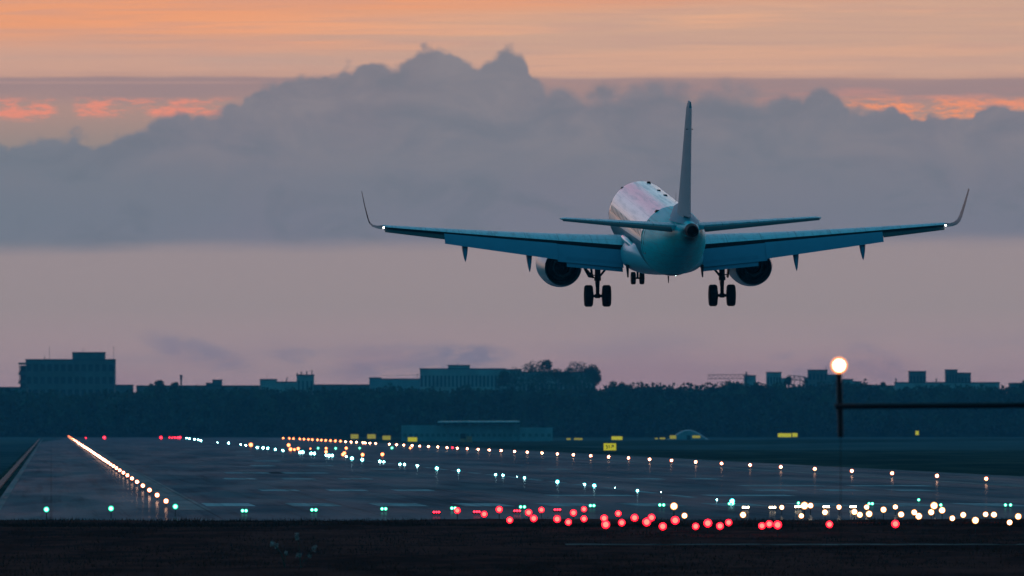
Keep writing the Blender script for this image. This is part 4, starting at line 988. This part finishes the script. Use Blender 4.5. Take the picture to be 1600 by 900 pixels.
def tree(px, ptop, wpx, D, label, base=0.0, lean=0, n=900, group='trees on the skyline'):
    x = (px - 800) * D / F; top = H - (ptop - HY) * D / F; w_ = wpx * D / F / 2
    e = empty('tree', (x, D, 0), label, 'tree', group)
    m = MB(); m.tube([(0, 0, -.2), (.2, 0, top * .35), (0, 0, top * .62), (.1, 0, top * .85)], [.35, .27, .18, .06], 8)
    for k in range(5):
        a = k * 1.3; m.tube([(0, 0, top * (.45 + .07 * k)), (w_ * .6 * math.cos(a), w_ * .6 * math.sin(a), top * (.62 + .06 * k))], [.13, .04], 5)
    m.build('trunk', 'bark_mat', e)
    vs = []
    ch = min(top * .55, w_ * 2.2)
    for k in range(9):
        a = rng.random() * 2 * PI; q = rng.random() ** .5 * .62; zz = top - ch * .5 + (rng.random() - .45) * ch * .62; rr = w_ * (.35 + .25 * rng.random())
        zz = min(zz, top - rr * .62 * (1 + .9 * q))
        vs.append(leaves(w_ * q * math.cos(a), w_ * q * math.sin(a), zz, rr, rr, rr * .72, n // 9, .42))
    vs.append(leaves(0, 0, top - ch * .22, w_ * .45, w_ * .45, ch * .2, n // 9, .4))
    vs.append(leaves(0, 0, top - ch * .6, w_ * .8, w_ * .8, ch * .42, n // 4, .6))
    tri_mesh('crown', np.concatenate(vs), 'leaf_mat', e)
for a in ((236, 599, 22, 5150, 'low bushy tree left of the chimney on the skyline'), (249, 594, 17, 5160, 'rounded tree with a small peak left of the chimney'), (275, 597, 14, 5150, 'small tree at the foot of the chimney'),
          (832, 562, 44, 5500, 'broad tall tree rising behind the long block, left of the notch in the treeline'), (852, 561, 30, 5490, 'tree with the highest crown at the left rim of the notch'), (805, 571, 40, 5510, 'lower tree left of the tall pair on the skyline'),
          (908, 563, 40, 5480, 'tall round tree right of the notch in the treeline'), (924, 568, 26, 5470, 'tree at the right end of the tall clump, above the drop'), (888, 573, 30, 5490, 'lower tree inside the notch between the tall crowns'),
          (872, 574, 34, 5440, 'tree closing the notch between the tall crowns, in front of the block'), (930, 577, 22, 5430, 'sloping tree at the very right end of the tall clump'), (845, 578, 60, 5430, 'wide leafy tree in front of the long block below the tall pair'),
          (905, 580, 66, 5420, 'wide low tree in front of the block under the tall round tree'), (786, 577, 24, 5440, 'small tree at the left end of the clump, against the wide block'),
          (958, 594, 26, 5200, 'small tree right of the tall clump'), (972, 597, 22, 5190, 'smallest tree right of the tall clump, at the start of the level treeline'), (1141, 593, 40, 5300, 'wide low tree beneath the crane'),
          (1232, 588, 12, 5600, 'slim tree between the two blocks left of the lamp mast'), (1390, 601, 22, 5250, 'low tree between the lamp mast and the twin tower blocks'), (1380, 597, 8, 5240, 'tiny pointed tree on the skyline right of the lamp mast')):
    tree(*a)

# ------------------------------------------------------------------ buildings
mat('wall_concrete', (0.40, 0.40, 0.39), 0.85, 0.2, var=.35, vscale=.15); mat('wall_dark', (0.16, 0.17, 0.17), 0.85, 0.2, var=.3, vscale=.2)
mat('wall_pale', (0.30, 0.33, 0.36), 0.8, 0.2, var=.2, vscale=.2); mat('roof_pale', (0.72, 0.74, 0.75), 0.4, 0.4, var=.2, vscale=.5)
mat('roof_dark', (0.10, 0.10, 0.11), 0.9, 0.1, var=.3, vscale=.3); mat('pane_mat', (0.03, 0.04, 0.05), 0.15, 0.6, var=.5, vscale=.3); mat('steel_dark', (0.08, 0.08, 0.09), 0.6, 0.3, .5)
def bld(name, D, blocks, label, cat='building', wall='wall_concrete', depth=14, win=None, extra=None, par=True, group=None):
    """blocks: (px0, px1, ytop[, ybase]) in photo pixels at distance D"""
    cx = sum((b_[0] + b_[1]) / 2 for b_ in blocks) / len(blocks); X0 = (cx - 800) * D / F
    e = empty(name, (X0, D, 0), label, cat, group)
    for k, b_ in enumerate(blocks):
        x0, x1 = (b_[0] - 800) * D / F - X0, (b_[1] - 800) * D / F - X0; zt = H - (b_[2] - HY) * D / F; zb = 0 if len(b_) < 4 else H - (b_[3] - HY) * D / F
        dy = .05 * k
        m = MB(); m.box(x0, x1, dy, depth - dy, zb - (.2 if zb == 0 else 0), zt); m.build('wall', wall, e, smooth=False)
        m = MB(); m.box(x0 - .15, x1 + .15, dy - .18, depth - dy + .18, zt + .003, zt + .35); m.build('roof', 'roof_dark', e, smooth=False)
        if win and k < len(win) and win[k]:
            nc, nr, wf = win[k]; zlo = max(zb, 9 if zb == 0 else zb) + .6; fw = (x1 - x0) / nc; fh = (zt - .4 - zlo) / nr; pr = None
            for r_ in range(nr):
                for c_ in range(nc):
                    if pr is None:
                        m = MB(); m.box(-fw * wf / 2, fw * wf / 2, -.04, .06, 0, fh * .52); m.box(-fw * wf / 2 - .1, fw * wf / 2 + .1, -.14, .05, -.12, -.003)
                        q = pr = m.build('window', 'pane_mat', e, smooth=False)
                    else: q = pr.copy(); COL.objects.link(q); q.parent = e
                    q.location = (x0 + fw * (c_ + .5), dy, zlo + fh * r_ + fh * .22)
    for ex_ in (extra or []):
        kind, pts, r_ = ex_
        m = MB(); pp = [((x - 800) * D / F - X0, 5.0, H - (y - HY) * D / F) for x, y in pts]; m.tube(pp, r_, 6); m.build(kind, 'steel_dark', e)
    return e, X0
# big office block with gallery tower at the left
e, X0 = bld('office_block', 5300, [(40, 179, 562.5), (113, 163, 551.5, 562)], 'large dark office block with raised roof storey and stacked balconies, far left skyline', wall='wall_dark', depth=16,
            win=[(13, 4, .62), None], extra=[('aerial', [(76.5, 562), (76.5, 541)], .07), ('aerial', [(129, 551), (129, 543.5)], .07), ('aerial', [(177, 562), (177, 541)], .07), ('vent_pipe', [(69, 562), (69, 557)], .18)])
k = 5300 / F
for yb in (569.5, 585.5, 599.5):
    m = MB(); m.box((28.5 - 800) * k - X0, (40 - 800) * k - X0 - .003, 1, 13, H - (yb - HY) * k, H - (yb - 3.0 - HY) * k); m.build('balcony_slab', 'wall_dark', e, smooth=False)
for xb in (30.2, 33.5, 37):
    m = MB(); xx = (xb - 800) * k - X0; m.box(xx - .12, xx + .12, 1.2, 1.5, H - (600 - HY) * k, H - (569 - HY) * k - .01); m.build('balcony_post', 'steel_dark', e, smooth=False)
for y0_, y1_ in ((594, 599), (580, 585)):
    m = MB(); m.box((29.5 - 800) * k - X0, (39.5 - 800) * k - X0, 1.55, 1.65, H - (y1_ - HY) * k + .003, H - (y0_ - HY) * k); m.build('balcony_rail', 'wall_dark', e, smooth=False)
m = MB(); m.box((31 - 800) * k - X0, (40 - 800) * k - X0 - .01, 4, 12, H - (607 - HY) * k, H - (570 - HY) * k - .3); m.build('wall', 'pane_mat', e, smooth=False)
bld('low_hall', 5240, [(-90, 42, 606)], 'low flat hall at the far left edge of the skyline', wall='wall_dark')
bld('annex', 5250, [(180, 207, 602.5)], 'low annex at the right foot of the big office block', wall='wall_dark')
bld('long_hall', 5300, [(213, 404, 603.5), (332, 346, 594.5, 603), (322, 332, 599.5, 603)], 'long level hall with a small roof box, right of the large office block', wall='wall_dark')
e = empty('chimney', ((283 - 800) * 5200 / F, 5200, 0), 'slim chimney with a thicker top standing over the small trees', 'chimney'); k = 5200 / F
m = MB(); m.tube([(0, 0, 0), (0, 0, H + 72 * k)], .33, 10); m.build('shaft', 'wall_dark', e); m = MB(); m.tube([(0, 0, H + 72 * k), (0, 0, H + 79.5 * k)], .46, 10); m.build('chimney_cap', 'roof_dark', e)
bld('flat_block', 5450, [(406, 432, 593.5), (432, 464, 597.5)], 'low flat block with a stepped lower wing left of the block with four masts', wall='wall_concrete', extra=[('aerial', [(417, 593), (417, 584)], .05), ('roof_crane', [(447, 597), (447.5, 591), (450, 589)], .22)])
bld('stair_block', 5400, [(463.5, 490, 586.5)], 'square block with four short masts on its roof', wall='wall_concrete', win=[(4, 2, .4)],
    extra=[('roof_mast', [(464, 586), (464, 582.5)], .22), ('roof_mast', [(470.5, 586), (470.5, 580.5)], .26), ('roof_mast', [(479, 586), (479, 579.5)], .24), ('roof_mast', [(487, 586), (487, 578)], .22)])
bld('hall', 5350, [(404, 406, 604), (490, 577, 602)], 'low hall just right of the block with four masts', wall='wall_dark')
bld('terrace_block', 5500, [(577, 595, 591), (595, 657, 592.8)], 'long low terrace block left of the tall wide block', wall='wall_pale', win=[(4, 1, .5), (12, 1, .5)], extra=[('railing', [(577, 590), (595, 590)], .08), ('railing', [(595, 587), (655, 585.5)], .05)])
e, X0 = bld('wide_block', 5550, [(656, 790, 576.8), (700, 734, 571.5, 576.4), (790, 815, 578), (815, 931, 582)], 'wide long block with a small roof house, partly behind tall trees', wall='wall_concrete', win=[(22, 2, .5), None, None, (16, 1, .5)], extra=[('aerial', [(715, 571), (715, 568)], .1), ('aerial', [(651.5, 590), (651.5, 583)], .08)])
bld('small_block', 5700, [(1163, 1181, 587.5)], 'small square block right of the crane jib', wall='wall_concrete')
bld('tower_block', 5650, [(1198, 1221, 582.5), (1221, 1228, 592)], 'stepped tower block left of the lattice structure', wall='wall_concrete', win=[(5, 3, .5)])
bld('tower_block', 5600, [(1263, 1293, 578.8), (1258, 1263, 591), (1293, 1311, 586.5)], 'tower block directly left of the lamp mast', wall='wall_dark', win=[(5, 4, .5)], extra=[('aerial', [(1291, 578), (1291, 572)], .1)])
bld('terrace', 5500, [(1316, 1333, 593.5), (1333, 1346, 597), (1346, 1376, 602.5), (1376, 1398, 603.5)], 'stepped low terrace just right of the lamp mast', wall='wall_concrete', win=[(4, 1, .5)])
bld('shared_block', 5600, [(1399, 1562, 598.3)], 'long base block that carries the twin towers on the right', wall='wall_concrete', win=[(26, 1, .5)], extra=[('roof_mast', [(1400.5, 598), (1400.5, 591)], .3), ('roof_mast', [(1463.5, 598), (1463.5, 591)], .28)])
bld('tower_block', 5620, [(1421, 1447, 581)], 'left one of the twin towers on the right skyline', wall='wall_dark', win=[(5, 3, .5)])
bld('tower_block', 5620, [(1478, 1496, 578.5), (1496, 1517, 583.5)], 'right one of the twin towers, with a rounded higher left part', wall='wall_dark', win=[(4, 3, .5), (4, 3, .5)])
bld('flat_hall', 5500, [(1578, 1690, 599.5)], 'flat hall at the right edge of the skyline', wall='wall_dark')
# crane and lattice frame
def lattice(m, p0, p1, h, n, r):
    p0, p1 = Vector(p0), Vector(p1); m.tube([p0, p1], r, 5); u = Vector((0, 0, h)); m.tube([p0 + u, p1 + u], r, 5)
    for i in range(n):
        a = p0 + (p1 - p0) * i / n; b_ = p0 + (p1 - p0) * (i + .5) / n + u; c_ = p0 + (p1 - p0) * (i + 1) / n; m.tube([a, b_], r * .7, 4); m.tube([b_, c_], r * .7, 4)
k = 5700 / F
e = empty('tower_crane', ((1166 - 800) * k, 5700, 0), 'faint lattice crane jib reaching left above the low wide tree', 'crane')
m = MB(); lattice(m, ((1105 - 1166) * k, 0, H + 73 * k), (5 * k, 0, H + 73.5 * k), 6.5 * k, 10, .10); m.build('jib', 'steel_dark', e)
m = MB(); m.tube([(0, 0, 0), (0, 0, H + 84 * k)], .35, 6); m.build('mast', 'steel_dark', e)
e = empty('steel_frame', ((1245 - 800) * k, 5700, 0), 'open steel lattice frame between two tower blocks', 'steel frame')
m = MB(); lattice(m, (-14 * k, 0, H + 72 * k), (13 * k, 0, H + 70 * k), 6.5 * k, 4, .14); m.build('truss', 'steel_dark', e)
for q in (-12, -4, 5, 12):
    m = MB(); m.tube([(q * k, 0, 0), (q * k, 0, H + 76 * k)], .16, 5); m.build('column', 'steel_dark', e)
# pale low terminal building in the middle
D = 3700.0; k = D / F
e = empty('terminal_building', ((745 - 800) * k, D, 0), 'long low pale blue building with a thin light canopy roof, in the middle distance', 'building')
for x0, x1, yt, dy in ((627, 700, 664.5, 0), (700.05, 812, 663, .3), (812.05, 863.5, 668, -.4)):
    m = MB(); m.box((x0 - 745) * k, (x1 - 745) * k, dy, dy + 18, -.1, H - (yt - HY) * k); m.build('wall', 'wall_pale', e, smooth=False)
m = MB(); m.rings([[((683 - 745) * k, y, z0), ((813 - 745) * k, y, z0 + .05), ((811 - 745) * k, y, z0 + .42), ((685 - 745) * k, y, z0 + .34)] for y, z0 in ((-2.5, H + 4.9 * k), (19, H + 5.2 * k))]); m.build('canopy_roof', 'roof_pale', e, smooth=False)
for xx in np.linspace(690, 806, 9):
    m = MB(); m.box((xx - 745) * k - .08, (xx - 745) * k + .08, -1.8, -1.6, 0, H + 4.8 * k); m.build('column', 'wall_pale', e, smooth=False)
pr = None
for i, xx in enumerate(list(np.linspace(633, 694, 8)) + list(np.linspace(705, 806, 13)) + list(np.linspace(818, 858, 5))):
    dy = 0 if xx < 700 else .3 if xx < 812 else -.4
    if pr is None: m = MB(); m.box(-.42, .42, -.04, .05, 1.2, 2.0); q = pr = m.build('window', 'wall_dark', e, smooth=False)
    else: q = pr.copy(); COL.objects.link(q); q.parent = e
    q.location = ((xx - 745) * k, dy, 0)
# domed shelter
D = 4100.0; k = D / F
e = empty('shelter', ((1076 - 800) * k, D, 0), 'low rounded pale shelter rising between two dim yellow signs', 'shelter')
m = MB(); rings = []
for t, sc_ in ((0, .9), (3, 1.0), (14, 1.0), (18, .7)):
    ring = []
    for i in range(25):
        u = -1 + 2 * i / 24; ring.append((u * 33 * k * sc_, t, (15.5 * k) * sc_ * (math.cos(u * PI / 2) ** 1.25) + .02))
    rings.append(ring + [(33 * k * sc_, t, -.2), (-33 * k * sc_, t, -.2)])
m.rings(rings); m.build('shell', 'wall_pale', e)
m = MB(); m.box(-3.0 * k, 3.0 * k, -.08, .1, 0, 7 * k); m.build('door', 'roof_dark', e, smooth=False)
# service vehicle in front of the terminal
mat('truck_dark', (0.02, 0.025, 0.03), 0.5, .4, var=.3, vscale=2); mat('truck_tan', (0.95, 0.26, 0.15), 0.7, .3, var=.3, vscale=2); mat('truck_wheel', (0.01, 0.01, 0.01), .8, .2)
D = 3150.0; k = D / F
e = empty('service_truck', ((728 - 800) * k, D, 0), 'small service truck with dark raised cab and tan boxes in front of the pale building', 'truck')
m = MB(); m.rings([[(-9 * k, y, 2.9 * k + .0), (-.3 * k, y, 2.9 * k), (-.3 * k, y, z1), (-1.2 * k, y, z1 + .2), (-8 * k, y, z1 + .2), (-9 * k, y, z1)] for y, z1 in ((0, 15.0 * k), (1.6, 15.0 * k), (2.0, 12 * k))]); cab = m.build('cab', 'truck_dark', e, smooth=False)
m = MB(); m.box(-8 * k, -1.2 * k, -.02, .01, 10 * k, 14.5 * k); m.build('window', 'pane_mat', cab, smooth=False)
for x0, x1, z0, z1 in ((-9.2, -.6, 2.6, 8.2), (.4, 9.6, 2.6, 12.0)):
    m = MB(); m.box(x0 * k, x1 * k, -.5, 2.4, z0 * k, z1 * k); m.box(x0 * k + .15, x1 * k - .15, -.54, -.503, z0 * k + .12, z1 * k - .12); m.build('cargo_box', 'truck_tan', e, smooth=False)
for q in (-.95, .95):
    for y in (.1, 1.9):
        m = MB(); m.revolve([(-.12, 0), (-.12, .36), (-.08, .42), (.08, .42), (.12, .36), (.12, 0)], (q, y, .42), 'X', 18); m.build('wheel', 'truck_wheel', e)

# ------------------------------------------------------------------ air
HZ = True
if HZ:
    m = bpy.data.materials.new('haze_air'); m.use_nodes = True; nt = m.node_tree; nt.nodes.clear()
    o_ = nt.nodes.new('ShaderNodeOutputMaterial'); pv = nt.nodes.new('ShaderNodeVolumePrincipled')
    pv.inputs['Color'].default_value = (0.12, 0.54, 0.88, 1); pv.inputs['Density'].default_value = 5.2e-5; pv.inputs['Anisotropy'].default_value = 0.2
    nt.links.new(pv.outputs[0], o_.inputs['Volume']); MATS['haze_air'] = m
    mb = MB(); mb.box(-4200, 4200, -700, 14200, -1.5, 46.0); o = mb.build('haze', 'haze_air', smooth=False); tag(o, 'thin evening haze over the airfield', 'haze', kind='stuff')

# ------------------------------------------------------------------ render look
scene.view_settings.view_transform = 'Standard'; scene.view_settings.look = 'None'; scene.view_settings.exposure = 0.0; scene.view_settings.gamma = 1.0
cy = scene.cycles
cy.max_bounces = 6; cy.diffuse_bounces = 2; cy.glossy_bounces = 3; cy.transmission_bounces = 2; cy.volume_bounces = 0; cy.transparent_max_bounces = 8
cy.use_denoising = True; cy.use_light_tree = True
cy.sample_clamp_indirect = 4.0

for _o in bpy.data.objects:
    if 'label' in _o and not 4 <= len(_o['label'].split()) <= 16: print('LONG', len(_o['label'].split()), _o.name, _o['label'])
